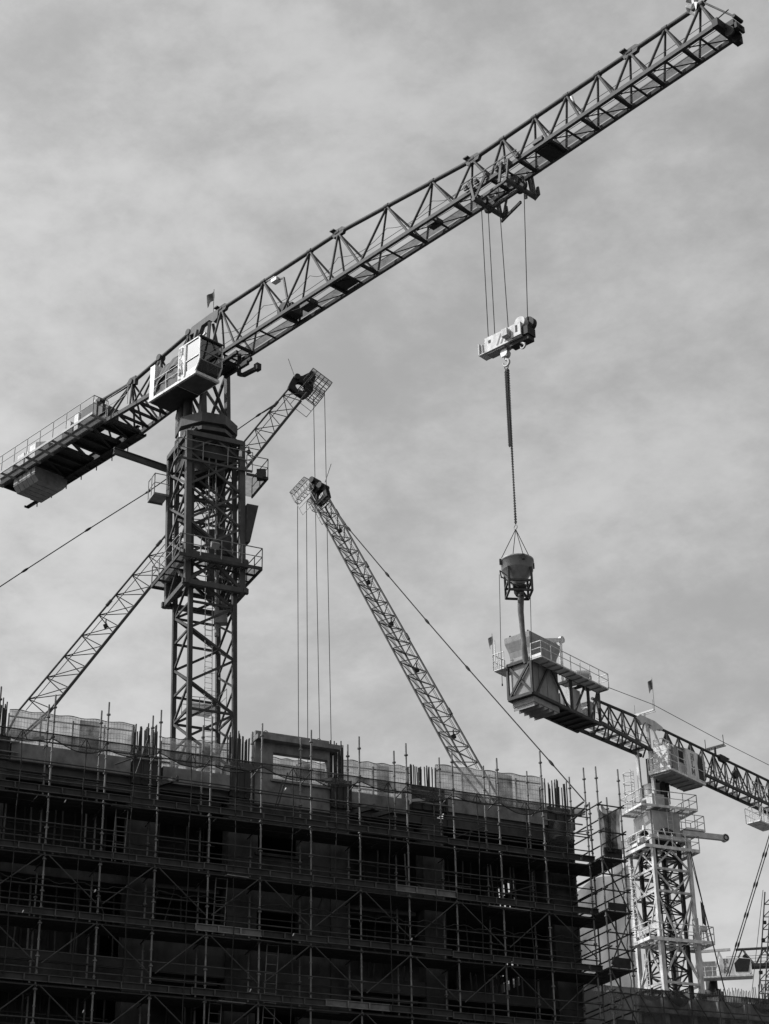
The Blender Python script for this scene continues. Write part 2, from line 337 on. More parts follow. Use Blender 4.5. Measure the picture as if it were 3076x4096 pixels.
# column formwork boxes with ribs and starter bars
fw_ = [(-1.9, -0.95, 22.2, 22.95, 24.2), (3.06, 4.05, 21.95, 22.98, 24.1), (6.42, 7.28, 21.95, 23.15, 24.3), (10.05, 10.83, 22.05, 23.05, 24.42), (13.08, 14.36, 22.4, 23.22, 24.18), (18.44, 19.55, 22.4, 23.15, 24.2)]
for (a, b, z0, z1, zr) in fw_:
    f = MB().lbox(FA, a, b, F0 - 0.7, F0 + 0.1, z0, z1).build('formwork_box', 'formwork', bld)
    for i in range(4):
        s_ = a + 0.04 + (b - a - 0.08) * i / 3
        BAR('rib', f, 'deck_steel', FA.K(s_, F0 + 0.13, z0), FA.K(s_, F0 + 0.13, z1), 0.05, 0.07)
    for zz in (z0 + 0.2, z1 - 0.2):
        TUBE('waler', f, 'galvanised', FA.K(a - .25, F0 + 0.2, zz), FA.K(b + .25, F0 + 0.2, zz), 0.03)
    rb = MB(); n = 26
    for i in range(n):
        s_ = a + 0.08 + (b - a - 0.16) * (i + random.uniform(-.3, .3)) / (n - 1); o_ = F0 - 0.1 - random.choice((0.02, 0.1, 0.35, 0.5)); top = zr + random.uniform(-.22, .12)
        rb.tube(FA.K(s_, o_, z1 - .3), FA.K(s_ + random.uniform(-.03, .03), o_, top), 0.023, 5)
    rb.build('starter_bars', 'rust', bld)
# precast window unit lifted onto the roof edge
wu = wall_with_hole('precast_window_wall', 'panel_concrete', 7.33, 10.05, F0 - 0.22, F0 + 0.02, 21.86, 24.06, 7.98, 9.97, 22.78, 23.72)
h = MB().lbox(FA, 7.3, 10.0, F0 - 0.35, F0 + 0.1, 24.21, 24.38).lbox(FA, 7.3, 10.32, F0 - 0.3, F0 + 0.32, 24.04, 24.2).build('window_head', 'panel_concrete', bld)
for s_ in (7.75, 9.7):
    MB().ring(FA.K(s_, F0 - .1, 24.42), U, Z3, 0.08, 0.015, 10, 5).build('lifting_eye', 'galvanised', h)
MB().lbox(FA, 7.9, 10.05, F0 - 0.1, F0 + 0.1, 22.68, 22.77).build('window_sill', 'panel_concrete', bld)
# loose boards and brackets on the edge
for (a, z, b) in ((3.95, 22.0, 4.4), (10.9, 21.95, 11.4), (11.6, 21.9, 12.05)):
    BAR('bracket', bld, 'formwork', FA.K(a, F0 + .15, z), FA.K(b, F0 + .75, z + .08), 0.12, 0.16)
for (a, z, l) in ((12.9, 22.55, .5), (9.6, 22.83, .35), (-0.3, 22.86, .3)):
    BAR('timber_offcut', bld, 'concrete', FA.K(a, F0 + .35, z), FA.K(a + l, F0 + .5, z + .06), 0.06, 0.1)

# ------------------------------------------------------------------ guard fences of wire mesh along the roof edge
fences = [(-0.85, 3.42, 22.7, 24.22, 24.32, 'wire mesh guard fence on the roof edge at far left, above the longest panel'),
          (4.32, 6.75, 22.6, 24.02, 24.12, 'short wire mesh guard fence in front of the dark tower crane mast'),
          (8.0, 10.4, 22.5, 23.85, 23.9, 'wire mesh guard fence seen through the precast window opening'),
          (10.6, 13.55, 22.55, 24.14, 24.24, 'wire mesh guard fence right of the precast window unit, below the crane ropes'),
          (14.5, 18.85, 22.85, 24.48, 24.56, 'wire mesh guard fence on the roof edge under the leaning right-hand boom'),
          (-4.2, -1.9, 22.7, 24.2, 24.2, 'wire mesh guard fence cut by the left photo edge')]
for (a, b, z0, t0, t1, lab) in fences[:5]:
    OF = -2.4
    ft = thing('mesh_guard_fence', FA.K((a + b) / 2, OF, z0), lab, 'fence', 'mesh guard fences on the roof edge')
    n = max(2, round((b - a) / 1.2))
    for i in range(n + 1):
        s_ = a + (b - a) * i / n; TUBE('post', ft, 'galvanised', FA.K(s_, OF - .06, z0 - .5), FA.K(s_, OF - .06, t0 - 0.12 + (t1 - t0) * i / n), 0.03)
    for zz in (0.48, 0.95):
        TUBE('rail', ft, 'galvanised', FA.K(a, OF - .1, z0 + (t0 - z0) * zz - .12), FA.K(b, OF - .1, z0 + (t1 - z0) * zz - .12), 0.028)
    ph = random.uniform(0, 6)
    m = sheet(lambda u, v: FA.K(a + (b - a) * u, OF + 0.05 * sin(u * 9 + ph) * v, z0 + ((t0 + (t1 - t0) * u) + 0.022 * sin(u * 31 + ph) - z0) * v), 60, 6)
    m.uv = [((b - a) * x, (t0 - z0) * y) for x, y in m.uv]
    m.build('mesh_panel', 'guard_mesh', ft)
    hem = MB().path([FA.K(a + (b - a) * i / 60, OF, (t0 + (t1 - t0) * i / 60) + 0.022 * sin(i / 60 * 31 + ph)) for i in range(61)], 0.014, 5); hem.build('hem', 'rope', ft)
    w_ = sheet(lambda u, v: FA.K(a + (b - a) * (.55 + .16 * u), OF - .03, z0 + (t0 - z0) * v), 4, 4); w_.build('overlap_net', 'dark_net', ft)

# ------------------------------------------------------------------ the scaffold
BAY = 1.739; NP = 12; S0 = -4 * BAY
decks = [20.66, 18.82, 16.88, 14.92, 12.97]
sca = thing('scaffold', FA.K(8, 0, 0), 'tube scaffold with ribbed toe boards covering the front of the unfinished building', 'scaffold')
# one standard (upright) with collars every half metre, shared by all
def standard_mesh(h):
    b = MB(); b.tube(Vector((0, 0, 0)), Vector((0, 0, h)), 0.03, 8); z = h - 0.42
    while z > h - 14: b.tube(Vector((0, 0, z - .02)), Vector((0, 0, z + .02)), 0.066, 10); z -= 0.4875 * 2
    z = h - 0.42 - .4875
    while z > h - 14: b.tube(Vector((0, 0, z - .015)), Vector((0, 0, z + .015)), 0.048, 8); z -= 0.4875 * 2
    me = bpy.data.meshes.new('standard'); me.from_pydata([tuple(p) for p in b.v], [], b.f); me.update(); me.polygons.foreach_set('use_smooth', b.sm); me.materials.append(MATS['galvanised']); return me
SM = {}
def standard(par, s_, o_, top):
    top = round(top, 2); key = round(top, 1)
    if key not in SM: SM[key] = standard_mesh(key)
    p = FA.K(s_, o_, top - key); return _place('standard', SM[key], par, Matrix.Translation(p) @ Matrix.Rotation(random.uniform(0, 6), 4, 'Z'))
outer_top = [23.95, 23.97, 23.97, 24.01, 24.03, 24.06, 24.08, 24.09, 24.09, 24.05, 24.55, 24.18]
inner_top = [24.08, 24.14, 24.23, 24.15, 24.18, 24.22, 24.23, 24.25, 24.25, 24.19, 24.23, 24.25]
S_END = 11 * BAY
for i in range(-2, NP):
    standard(sca, i * BAY, 0, outer_top[i] if i >= 0 else 23.95); standard(sca, i * BAY + .12, -1.2, inner_top[i] if i >= 0 else 24.1)
def led(zz, o_, a=-2, b=11, r=0.023):     # ledger tubes, about three bays each
    i = a
    while i < b:
        j = min(b, i + random.choice((3, 3, 4))); dz = random.uniform(-.012, .012)
        TUBE('ledger', sca, 'ledger_steel', FA.K(i * BAY - .1, o_ + (.06 if i % 2 else .075), zz + dz), FA.K(j * BAY + .1, o_ + .065, zz - dz), r); i = j
for k, zd in enumerate(decks):
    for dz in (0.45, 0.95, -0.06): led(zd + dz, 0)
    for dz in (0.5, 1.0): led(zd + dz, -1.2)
    # transoms
    for i in range(-2, NP): TUBE('transom', sca, 'ledger_steel', FA.K(i * BAY, .12, zd - .09), FA.K(i * BAY + .12, -1.5, zd - .09), 0.022)
    # deck boards (runs of boards with small gaps) and ribbed toe boards
    i = -2
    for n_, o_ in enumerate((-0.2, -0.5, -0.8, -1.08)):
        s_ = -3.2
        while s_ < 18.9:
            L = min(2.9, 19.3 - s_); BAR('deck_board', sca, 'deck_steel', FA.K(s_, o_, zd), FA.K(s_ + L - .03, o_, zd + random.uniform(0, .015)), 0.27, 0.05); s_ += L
    s_ = -3.4 + random.uniform(0, .4)
    gap = {1: (2.15, 2.75), 2: (-9, -9), 3: (7.2, 7.5)}.get(k, (-9, -9))
    run = 0; hgt = 0.22
    while s_ < 19.1:
        L = 0.735
        if not (gap[0] < s_ < gap[1]):
            up_ = 0.02 * ((int(s_ / 4.4)) % 3)
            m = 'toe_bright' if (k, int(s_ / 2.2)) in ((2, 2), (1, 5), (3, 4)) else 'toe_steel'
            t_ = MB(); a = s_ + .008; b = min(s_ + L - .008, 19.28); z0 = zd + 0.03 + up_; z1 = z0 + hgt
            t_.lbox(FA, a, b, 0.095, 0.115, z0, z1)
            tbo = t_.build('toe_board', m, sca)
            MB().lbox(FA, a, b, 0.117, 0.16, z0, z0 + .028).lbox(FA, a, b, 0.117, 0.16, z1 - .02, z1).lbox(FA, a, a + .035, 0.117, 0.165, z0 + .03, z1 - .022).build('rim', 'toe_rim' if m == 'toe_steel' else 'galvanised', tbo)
        s_ += L
# top lift: hand rails with a sagging strip of net
for zz, o_ in ((21.7, 0), (22.32, 0), (22.62, 0), (21.75, -1.2)): led(zz, o_)
for i in range(0, NP - 1):
    TUBE('net_tie', sca, 'galvanised', FA.K(i * BAY, .05, 22.6), FA.K(i * BAY - .1, -.62, 22.36), 0.022)
nt_ = sheet(lambda u, v: FA.K(-3.4 + 22.4 * u, .1 + .04 * sin(u * 70), 22.62 - v * (0.22 + 0.22 * abs(sin((-3.4 + 22.4 * u) / BAY * pi)) + .08 * sin(u * 37))), 160, 5)
nt_.build('rolled_net', 'dark_net', sca)
MB().path([FA.K(-3.4 + 22.4 * i / 160, .12, 22.62 - (0.22 + 0.22 * abs(sin((-3.4 + 22.4 * i / 160) / BAY * pi)) + .08 * sin(i / 160 * 37))) for i in range(161)], 0.016, 5).build('net_hem', 'rope', sca)
# diagonal braces in diamonds below the second, third and fourth decks
for k, zd in enumerate(decks[1:4] + [decks[4]], start=1):
    for i in range(-2, NP):
        if (i + k) % 2 == 1:
            for d_ in (-1, 1):
                j = i + d_
                if -2 <= j <= 11:
                    TUBE('diagonal_brace', sca, 'ledger_steel', FA.K(i * BAY + d_ * .1, .13, zd - .08), FA.K(j * BAY - d_ * .1, .13, zd - 1.38), 0.021)
# dark cords hanging at mid-bay, loose boards and odd tubes
for i in range(-1, 11):
    s_ = i * BAY + BAY * (.5 + random.uniform(-.1, .1)); ph = random.uniform(0, 6)
    MB().path([FA.K(s_ + .02 * sin(j * .7 + ph), .16 + .02 * sin(j * .4), 22.6 - .3 * j) for j in range(random.choice((18, 26, 31)))], .017, 5).build('hanging_cord', 'rope', sca)
    for d_ in (-.16, .16): TUBE('cord_tie', sca, 'rope', FA.K(s_, .14, 22.6), FA.K(s_ + d_, .14, 22.3), .012)
for (s_, k, l, o_) in ((5.75, 1, .75, .05), (5.6, 3, .9, .0), (8.6, 3, 1.1, -.1), (15.0, 1, 1.6, .02), (2.0, 0, .7, -.2), (6.6, 2, .8, .05)):
    BAR('loose_board', sca, 'toe_rim' if k % 2 == 0 else 'galvanised', FA.K(s_, o_ + .1, decks[k] - .07), FA.K(s_ + l, o_ + .02, decks[k] - .06), .2, .03)
for n_ in range(26):
    s_ = random.uniform(-2.5, 18.5); z = random.choice(decks[:4]) + random.uniform(.1, 1.5); a_ = random.uniform(-.5, .5) if n_ % 2 else random.choice((-1.3, 1.3)); l = random.uniform(.7, 1.7); o_ = random.choice((-1.35, -1.1, -.4))
    TUBE('odd_tube', sca, 'ledger_steel', FA.K(s_, o_, z), FA.K(s_ + l * cos(a_), o_ + random.uniform(-.1, .1), z + l * sin(a_)), .022)
# ladders between the decks
for (s_, k) in ((2.25, 0), (5.6, 1), (7.35, 2), (5.5, 3), (7.25, 3)):
    zt = decks[k] + .1; zb = decks[k + 1] + .03
    l_ = MB(); a = FA.K(s_, -.55, zb); b = FA.K(s_ + .38, -.55, zb); t1 = Vector((0, 0, zt - zb)) + FA.L * .25
    l_.tube(a, a + t1, .02, 5).tube(b, b + t1, .02, 5)
    for i in range(7): l_.tube(a + t1 * ((i + .5) / 7), b + t1 * ((i + .5) / 7), .014, 5)
    l_.build('ladder', 'galvanised', sca)
# electric cable strung along the second lift
MB().path([FA.K(-3 + 22 * i / 120, .18, 17.95 + .05 * sin(i * .9) + .03 * sin(i * 2.3)) for i in range(121)], 0.016, 5).build('strung_cable', 'rope', sca)
for (s_, z) in ((0.45, 20.42), (1.55, 17.75), (8.0, 17.05), (10.5, 14.4), (6.6, 15.2), (1.4, 14.15), (12.1, 17.3), (7.7, 21.78), (-.6, 16.9)):
    BAR('cable_tie_tag', sca, 'white_paint', FA.K(s_, .2, z), FA.K(s_ + .03, .2, z + .08), 0.07, 0.02)

# end tower that projects past the building corner, hung with nets
ET = thing('scaffold_end_tower', FA.K(19.6, .3, 0), 'net-hung scaffold tower at the right corner of the unfinished building', 'scaffold')
SA, SB_, SC_ = S_END, 19.12, 20.02
posts = [(SB_, .82, 23.95), (SC_, .82, 23.97), (SC_, -1.2, 23.4), (SC_ - .02, 0.0, 23.2), (SC_, -2.9, 22.6)]
for (a, o_, t_) in posts: standard(ET, a, o_, t_)
ladd = []
for zd in decks + [22.55, 21.6, 20.1, 19.55, 18.1, 17.55, 16.1, 15.55, 14.2, 13.6]:
    TUBE('ledger', ET, 'ledger_steel', FA.K(SB_ - .1, .88, zd), FA.K(SC_ + .1, .88, zd - .01), .027)
    TUBE('transom', ET, 'ledger_steel', FA.K(SC_ + .03, 1.0, zd + .05), FA.K(SC_ + .03, -3.1, zd + .05), .027)
    TUBE('transom', ET, 'ledger_steel', FA.K(SB_ + .03, 1.0, zd + .06), FA.K(SB_ + .03, -1.4, zd + .06), .027)
for i, zd in enumerate(decks):
    for o_ in (.65, .35, .05, -.25, -.55, -.85, -1.15):
        BAR('deck_board', ET, 'deck_steel', FA.K(SB_, o_, zd + .03), FA.K(SC_ + .05, o_, zd + .03), .28, .05)
    MB().lbox(FA, SB_ + .15, SC_ - .05, .74, .78, zd + .08, zd + .42 - .08 * (i % 2)).build('toe_board', 'toe_steel', ET)
    TUBE('diagonal_brace', ET, 'ledger_steel', FA.K(SB_, .9, zd - .1), FA.K(SC_, .9, zd - 1.8), .026)
    if i % 2: TUBE('diagonal_brace', ET, 'ledger_steel', FA.K(SC_, .94, zd - .1), FA.K(SB_, .94, zd - 1.8), .026)
# pale translucent sheeting on the end face, dark net bunched at the top
pn = sheet(lambda u, v: FA.K(SC_ + .09 + .04 * sin(v * 21 + u * 5), 0.86 - 4.4 * u, 20.55 - .12 * sin(u * 9) * (1 - v) - 10.0 * v), 24, 40); pn.build('pale_sheeting', 'pale_net', ET)
for (u0, z0, z1, ww) in ((0.06, 22.6, 20.9, .5), (.3, 22.55, 20.8, .35)):
    dn = sheet(lambda u, v: FA.K(SB_ + .05 + (SC_ - SB_ - .08) * (u * (1 - .45 * v * (1 - v * .2)) + .22 * v), .93 + .06 * sin(u * 16 + v * 5) * (0.3 + v) - u0, z0 + (z1 - z0) * v - .22 * sin(u * pi) * (1 - v)), 30, 16); dn.build('bunched_net', 'thick_net', ET)
dn2 = sheet(lambda u, v: FA.K(SA - 1.0 + 1.1 * u, -.9 - .5 * v + .06 * sin(u * 11), 22.4 - 2.3 * v), 14, 10); dn2.build('hanging_net', 'dark_net', ET)
dn3 = sheet(lambda u, v: FA.K(SC_ + .12 + .05 * sin(u * 9 + v * 3), 0.9 - 4.3 * u, 15.1 + .5 * sin(u * 4) * (1 - v) - 5.5 * v), 20, 16); dn3.build('lower_net', 'dark_net', ET)
MB().path([FA.K(SC_ - .22 + .03 * sin(i * .8), .95, 20.6 - .1 * i) for i in range(70)], .014, 5).build('hanging_cable', 'rope', ET)
for (s_, z0, z1) in ((19.45, 20.5, 20.0),):
    sheet(lambda u, v: FA.K(s_ + .35 * u, .95 + .05 * sin(u * 9), z0 - (z0 - z1) * v * (1 - .3 * u)), 8, 5).build('net_scrap', 'dark_net', ET)

# ------------------------------------------------------------------ second building, netted, beyond the corner
P2 = un(2535, 3952, 100.0); FB = Frame(P2, 67.5); zt2 = P2.z
b2 = thing('netted_building', FB.K(8, -3, 0), 'lower building under dark debris net at the bottom right corner', 'building')
MB().lbox(FB, -9, 26, -14, -2.0, 0, zt2 + .2).build('concrete_body', 'panel_concrete', b2)
for s_ in np.arange(-6, 26, 1.75):
    MB().lbox(FB, s_, s_ + .35, -2.0, -1.75, zt2 - 12, zt2 + .1).build('pier', 'concrete', b2)
for i in range(4): MB().lbox(FB, -9, 26, -2.0, -1.6, zt2 - .8 - 2.9 * i, zt2 - .6 - 2.9 * i).build('ledge', 'concrete', b2)
for s_ in np.arange(-7, 26, 1.75): TUBE('standard', b2, 'deck_steel', FB.K(s_, 0, 0), FB.K(s_, 0, zt2 + .05), .034)
for i in range(9): TUBE('ledger', b2, 'deck_steel', FB.K(-8, .05, zt2 - .03 - .92 * i), FB.K(25, .05, zt2 - .03 - .92 * i), .03)
for i in range(-4, 12):
    TUBE('diagonal_brace', b2, 'deck_steel', FB.K(1.75 * i + .1, .1, zt2 - .1), FB.K(1.75 * (i + 1) - .1, .1, zt2 - 2.6), .026)
sheet(lambda u, v: FB.K(-8 + 33 * u, .14 + .10 * sin(u * 60 + v * 4) * v, zt2 - 8.5 * v - .06 * abs(sin((-8 + 33 * u) / 1.75 * pi))), 150, 24).build('debris_net', 'dark_net', b2)
for i in range(-3, 12):
    a = 1.75 * i; sheet(lambda u, v: FB.K(a + 1.75 * u, .26 + .15 * sin(u * pi) * sin(v * pi), zt2 - .05 - (.25 + .65 * sin(u * pi) ** 1.4 * (.6 + .4 * sin(i * 2.1))) * v), 12, 6).build('net_swag', 'dark_net', b2)
for (x0, x1, yt, n) in ((2855, 3020, 3955, 26), (3035, 3100, 3925, 12), (2560, 2700, 3950, 6)):
    rb = MB()
    for i in range(n):
        x = x0 + (x1 - x0) * i / (n - 1) + random.uniform(-2, 2); p = FB.on(x, yt + random.uniform(-8, 14), -2.2 - random.choice((0, .5)))
        rb.tube(Vector((p.x, p.y, zt2 - .1)), p, .022, 5)
    rb.build('starter_bars', 'rust', b2)

# ------------------------------------------------------------------ helpers shared by the tower cranes
def lattice_face(par, name, m, p0, p1, q0, q1, n, w, start=0, horiz=False, tube=False):
    """zigzag between chord p0-p1 and chord q0-q1 in n panels"""
    for i in range(n):
        a = p0.lerp(p1, i / n); b = p0.lerp(p1, (i + 1) / n); c = q0.lerp(q1, i / n); d = q0.lerp(q1, (i + 1) / n)
        e = (a, d) if (i + start) % 2 == 0 else (c, b)
        (TUBE(name, par, m, e[0], e[1], w / 2) if tube else BAR(name, par, m, e[0], e[1], w))
        if horiz and i % horiz == 0: (TUBE(name, par, m, a, c, w / 2.4) if tube else BAR(name, par, m, a, c, w * .8))
def corners(A, s, z, dx=0.0, a=None):
    """near, right, back, left corners of a square mast of side s at height z, in the site grid"""
    return [Vector((A.x + dx, A.y, z)) + (U * i + V * j) * (s / 2) for i, j in ((-1, -1), (1, -1), (1, 1), (-1, 1))]
def ring_platform(par, near, right, left, zf, wd, m_floor, m_rail, h=1.1, thick=0.12, rail_r=.025, floor='grating', toe=.18):
    """walkway ring of width wd whose outer corners are near/right/left (fourth is implied)"""
    far = right + left - near; P = [near, right, far, left]; P = [Vector((p.x, p.y, zf)) for p in P]
    c = (P[0] + P[2]) / 2; b = MB(); fl = MB()
    for i in range(4):
        a, d = P[i], P[(i + 1) % 4]; e = (d - a).normalized(); inw = Z3.cross(e)
        if inw.dot(c - a) < 0: inw = -inw
        fl.add([a, d, d + inw * wd, a + inw * wd], [(0, 1, 2, 3)])
        b.bar(a, d, .07, toe); b.bar(a + inw * wd, d + inw * wd, .07, .1)
        n = max(2, round((d - a).length / .9))
        for k in range(1, n): b.bar(a.lerp(d, k / n), a.lerp(d, k / n) + inw * wd, .05, .07)
    o = b.build('platform', m_floor, par)
    fl.build('floor_grating', floor, o)
    MB().rail([p + Z3 * .05 for p in P], h, 1.15, rail_r, close=True).build('railing', m_rail, o)
    return P
def sub_rail(par, pts, m, h=1.1, every=1.2, r=.025, close=False): return MB().rail(pts, h, every, r, close).build('railing', m, par)
def letter(ch, org, X, Y, w, h, t, N):
    """slab-serif capital made of thin bars standing 6 mm proud"""
    b = MB()
    def st(x0, y0, x1, y1, th): b.bar(org + X * (x0 * w) + Y * (y0 * h) + N * .006, org + X * (x1 * w) + Y * (y1 * h) + N * .006, th, .012, up=N)
    def st2(x0, y0, x1, y1, th):
        p = org + X * (x0 * w) + Y * (y0 * h) + N * .008; q = org + X * (x1 * w) + Y * (y1 * h) + N * .008
        d = (q - p).normalized(); s_ = N.cross(d).normalized() * (th / 2); b.hexa([p - s_ - N * .005, q - s_ - N * .005, q + s_ - N * .005, p + s_ - N * .005, p - s_ + N * .005, q - s_ + N * .005, q + s_ + N * .005, p + s_ + N * .005])
    if ch == 'H':
        for x in (.22, .78):
            st2(x, 0, x, 1, t)
            for y in (.04, .96): st2(x - .2, y, x + .2, y, t * .45)
        st2(.22, .5, .78, .5, t * .6)
    if ch == 'L':
        st2(.3, 0, .3, 1, t); st2(.1, .96, .52, .96, t * .45); st2(.1, .05, .92, .05, t * .5); st2(.9, 0, .9, .3, t * .5)
    if ch == 'M':
        for x in (.16, .84):
            st2(x, 0, x, 1, t)
            st2(x - .16, .04, x + .16, .04, t * .45)
        st2(.16, 1, .5, .25, t); st2(.84, 1, .5, .25, t * .8)
    return b

# ------------------------------------------------------------------ crane one: the dark flat-top crane
M1 = un(808, 1720, 104); C1 = Frame(M1, 136)
LEAN = 0.0217
def ax1(z): return Vector((M1.x + .22 + (54 - z) * LEAN, M1.y, z))
c1 = thing('tower_crane', ax1(0), 'dark flat-top tower crane with white operator cab and long jib rising to the top right', 'crane', 'tower cranes')
D = 'dark_paint'
# mast
def legs(par, axf, s, z0, z1, w, m, name='mast_leg'):
    out = []
    for k in range(4):
        a = corners(axf(z0), s, z0)[k]; b = corners(axf(z1), s, z1)[k]; BAR(name, par, m, a, b, w, w, up=U); out.append((a, b))
    return out
MS = 2.45
lg = legs(c1, ax1, MS, 0, 53.2, .23, D)
zs = [19.0 + 1.5 * i for i in range(24)]
for i, z in enumerate(zs[:-1]):
    z2 = zs[i + 1]; A = corners(ax1(z), MS, z); B = corners(ax1(z2), MS, z2)
    for k in range(4):
        j = (k + 1) % 4
        if (i + k) % 2: BAR('mast_brace', c1, D, A[k], B[j], .1, .12)
        else: BAR('mast_brace', c1, D, A[j], B[k], .1, .12)
        if k == 1: BAR('mast_brace', c1, D, A[k] if (i + k) % 2 == 0 else A[j], B[j] if (i + k) % 2 == 0 else B[k], .08, .1)
        if (k in (2, 3) and i % 2) or i % 4 == 0: BAR('mast_brace', c1, D, A[k], A[j], .09, .12)
# ladder with hoops inside the mast, landings
lad = MB(); base = ax1(20) + U * .35 + V * .3
for off in (-.2, .2): lad.tube(ax1(20) + U * (.35 + off) + V * .3, ax1(53) + U * (.35 + off) + V * .3, .025, 5)
for i in range(110):
    z = 20 + .3 * i; lad.tube(ax1(z) + U * .15 + V * .3, ax1(z) + U * .55 + V * .3, .014, 4)
lo = lad.build('ladder', 'pale_paint', c1)
for i in range(24): z = 21 + 1.25 * i; MB().ring(ax1(z) + U * .35 - V * .02, U, V, .36, .014, 14, 4).build('ladder_hoop', 'grey_paint', c1)
for z in (31.6, 37.5):
    c = ax1(z); MB().box(c - U * .2, U * .75, V * .8, Z3 * .03).build('landing', 'grating', c1)
    sub_rail(c1, [c + U * .9 - V * .9, c + U * .9 + V * .5, c - U * .9 + V * .9], 'grey_paint', 1.0, 1.0, .02)
# climbing cage
CS = 3.08; cz0 = zat(corners(ax1(44), CS, 0)[0], 2341); cz1 = zat(corners(ax1(53), CS, 0)[0], 1725)
cg = legs(c1, ax1, CS, cz0, cz1, .31, 'mid_paint', 'cage_leg')
def cg_pt(k, t): return cg[k][0].lerp(cg[k][1], t)
for k in range(4):
    j = (k + 1) % 4
    for t, w, h_, e in ((.985, .2, .28, 0), (.19, .22, .46, .3), (.02, .2, .28, .3)):
        a, b = cg_pt(k, t), cg_pt(j, t); d = (b - a).normalized() * e; outn = ((a + b) / 2 - ax1(a.z)); outn.z = 0; outn = outn.normalized() * .1
        BAR('cage_beam', c1, 'mid_paint', a - d + outn, b + d + outn, w, h_)
    nd = 3.5; ts = [.985 - (.985 - .2) * i / 7 for i in range(8)]
    for i in range(7):
        m0 = (cg_pt(k, ts[i]) + cg_pt(j, ts[i])) / 2; m1 = (cg_pt(k, ts[i + 1]) + cg_pt(j, ts[i + 1])) / 2
        for s_ in (k, j):
            if i % 2 == 0: BAR('cage_brace', c1, 'mid_paint', m0, cg_pt(s_, ts[i + 1]), .1, .12)
            else: BAR('cage_brace', c1, 'mid_paint', cg_pt(s_, ts[i]), m1, .1, .12)
    for s_ in (k, j): BAR('cage_brace', c1, 'mid_paint', (cg_pt(k, .17) + cg_pt(j, .17)) / 2, cg_pt(s_, .03), .13, .16)
# slender bright guide tubes inside the cage front
for f_ in (.42, .55):
    TUBE('guide_tube', c1, 'galvanised', cg_pt(0, .1).lerp(cg_pt(1, .1), f_) + V * .3, cg_pt(0, .97).lerp(cg_pt(1, .97), f_) + V * .3, .045)
# hydraulic jack column, control boxes
BAR('jack', c1, 'dark_paint', ax1(cz0 + .5) + U * .5 + V * .4, ax1(cz0 + 4.5) + U * .5 + V * .4, .42, .5)
TUBE('jack_cylinder', c1, 'grey_paint', ax1(cz0 - 2) + U * .62 - V * .2, ax1(cz0 + 3.5) + U * .62 - V * .2, .12)
BAR('control_box', c1, 'grey_paint', ax1(cz0 - 1.3) + U * .8 - V * .3, ax1(cz0 - .6) + U * .8 - V * .3, .7, .5)
BAR('control_box', c1, D, ax1(cz0 + 2.6) + U * .9 - V * .5, ax1(cz0 + 3.8) + U * .9 - V * .5, .8, .6)
# hanging tool box on the right leg
tb = cg_pt(1, .33); MB().hexa([tb + U * .15 - V * .3, tb + U * .35 - V * .3, tb + U * .35 + V * .3, tb + U * .15 + V * .3] + [p + Z3 * 2.3 + U * d_ for p, d_ in ((tb + U * .15 - V * .3, 0), (tb + U * .35 - V * .3, .45), (tb + U * .35 + V * .3, .45), (tb + U * .15 + V * .3, 0))]).build('tool_chute', D, c1)
# big ring platform round the cage foot
zp = zat(ax1(45.5) - U * 2.3 - V * 2.3, 2213)
pn_ = onz(719, 2213, zp); pr_ = onz(1048, 2275, zp); pl_ = onz(606, 2347, zp)
ring_platform(c1, pn_, pr_, pl_, zp, .95, D, 'grey_paint', 1.15, rail_r=.032)
# floodlights on that platform
for p_ in (onz(858, 2240, zp) + Z3 * .85, onz(672, 2290, zp) + Z3 * 1.0): BAR('floodlight', c1, 'grey_paint', p_ - U * .22, p_ + U * .22, .28, .35, up=Vector((.3, -.5, .8)))
# small side platforms: right, and upper left
pq = cg_pt(1, .78); P_ = [pq + U * .2 - V * .2, pq + U * 1.45 - V * .2, pq + U * 1.45 + V * 2.2, pq + U * .2 + V * 2.2]
sp = MB().add(P_, [(0, 1, 2, 3)]).build('side_platform', 'grating', c1); sub_rail(c1, [P_[0], P_[1], P_[2]], 'grey_paint', 1.2, 1.1, .028)
MB().bar(P_[0], P_[1], .08, .14).bar(P_[1], P_[2], .08, .14).build('platform_edge', D, c1)
BAR('control_box', c1, D, P_[1] - U * .3 + V * .2, P_[1] - U * .3 + V * .2 + Z3 * .5, .5, .5)
pq = cg_pt(3, .72); P_ = [pq - U * .1 - V * .2, pq - U * .95 - V * .2, pq - U * .95 + V * .9, pq - U * .1 + V * .9]
MB().bar(P_[0], P_[1], .06, .12).bar(P_[1], P_[2], .06, .12).bar(P_[2], P_[3], .06, .12).add([p + Z3 * .02 for p in P_], [(0, 1, 2, 3)]).build('side_platform', 'grey_paint', c1); sub_rail(c1, [P_[0], P_[1], P_[2]], 'grey_paint', 1.25, .6, .028)
pq = cg_pt(0, .80) - V * .25; P_ = [pq - U * .7 + V * .6, pq - U * .7, pq + U * 3.6]
sub_rail(c1, P_, 'grey_paint', 1.2, 1.3, .026); MB().bar(P_[0], P_[1], .08, .12).bar(P_[1], P_[2], .08, .12).build('platform_edge', 'mid_paint', c1)
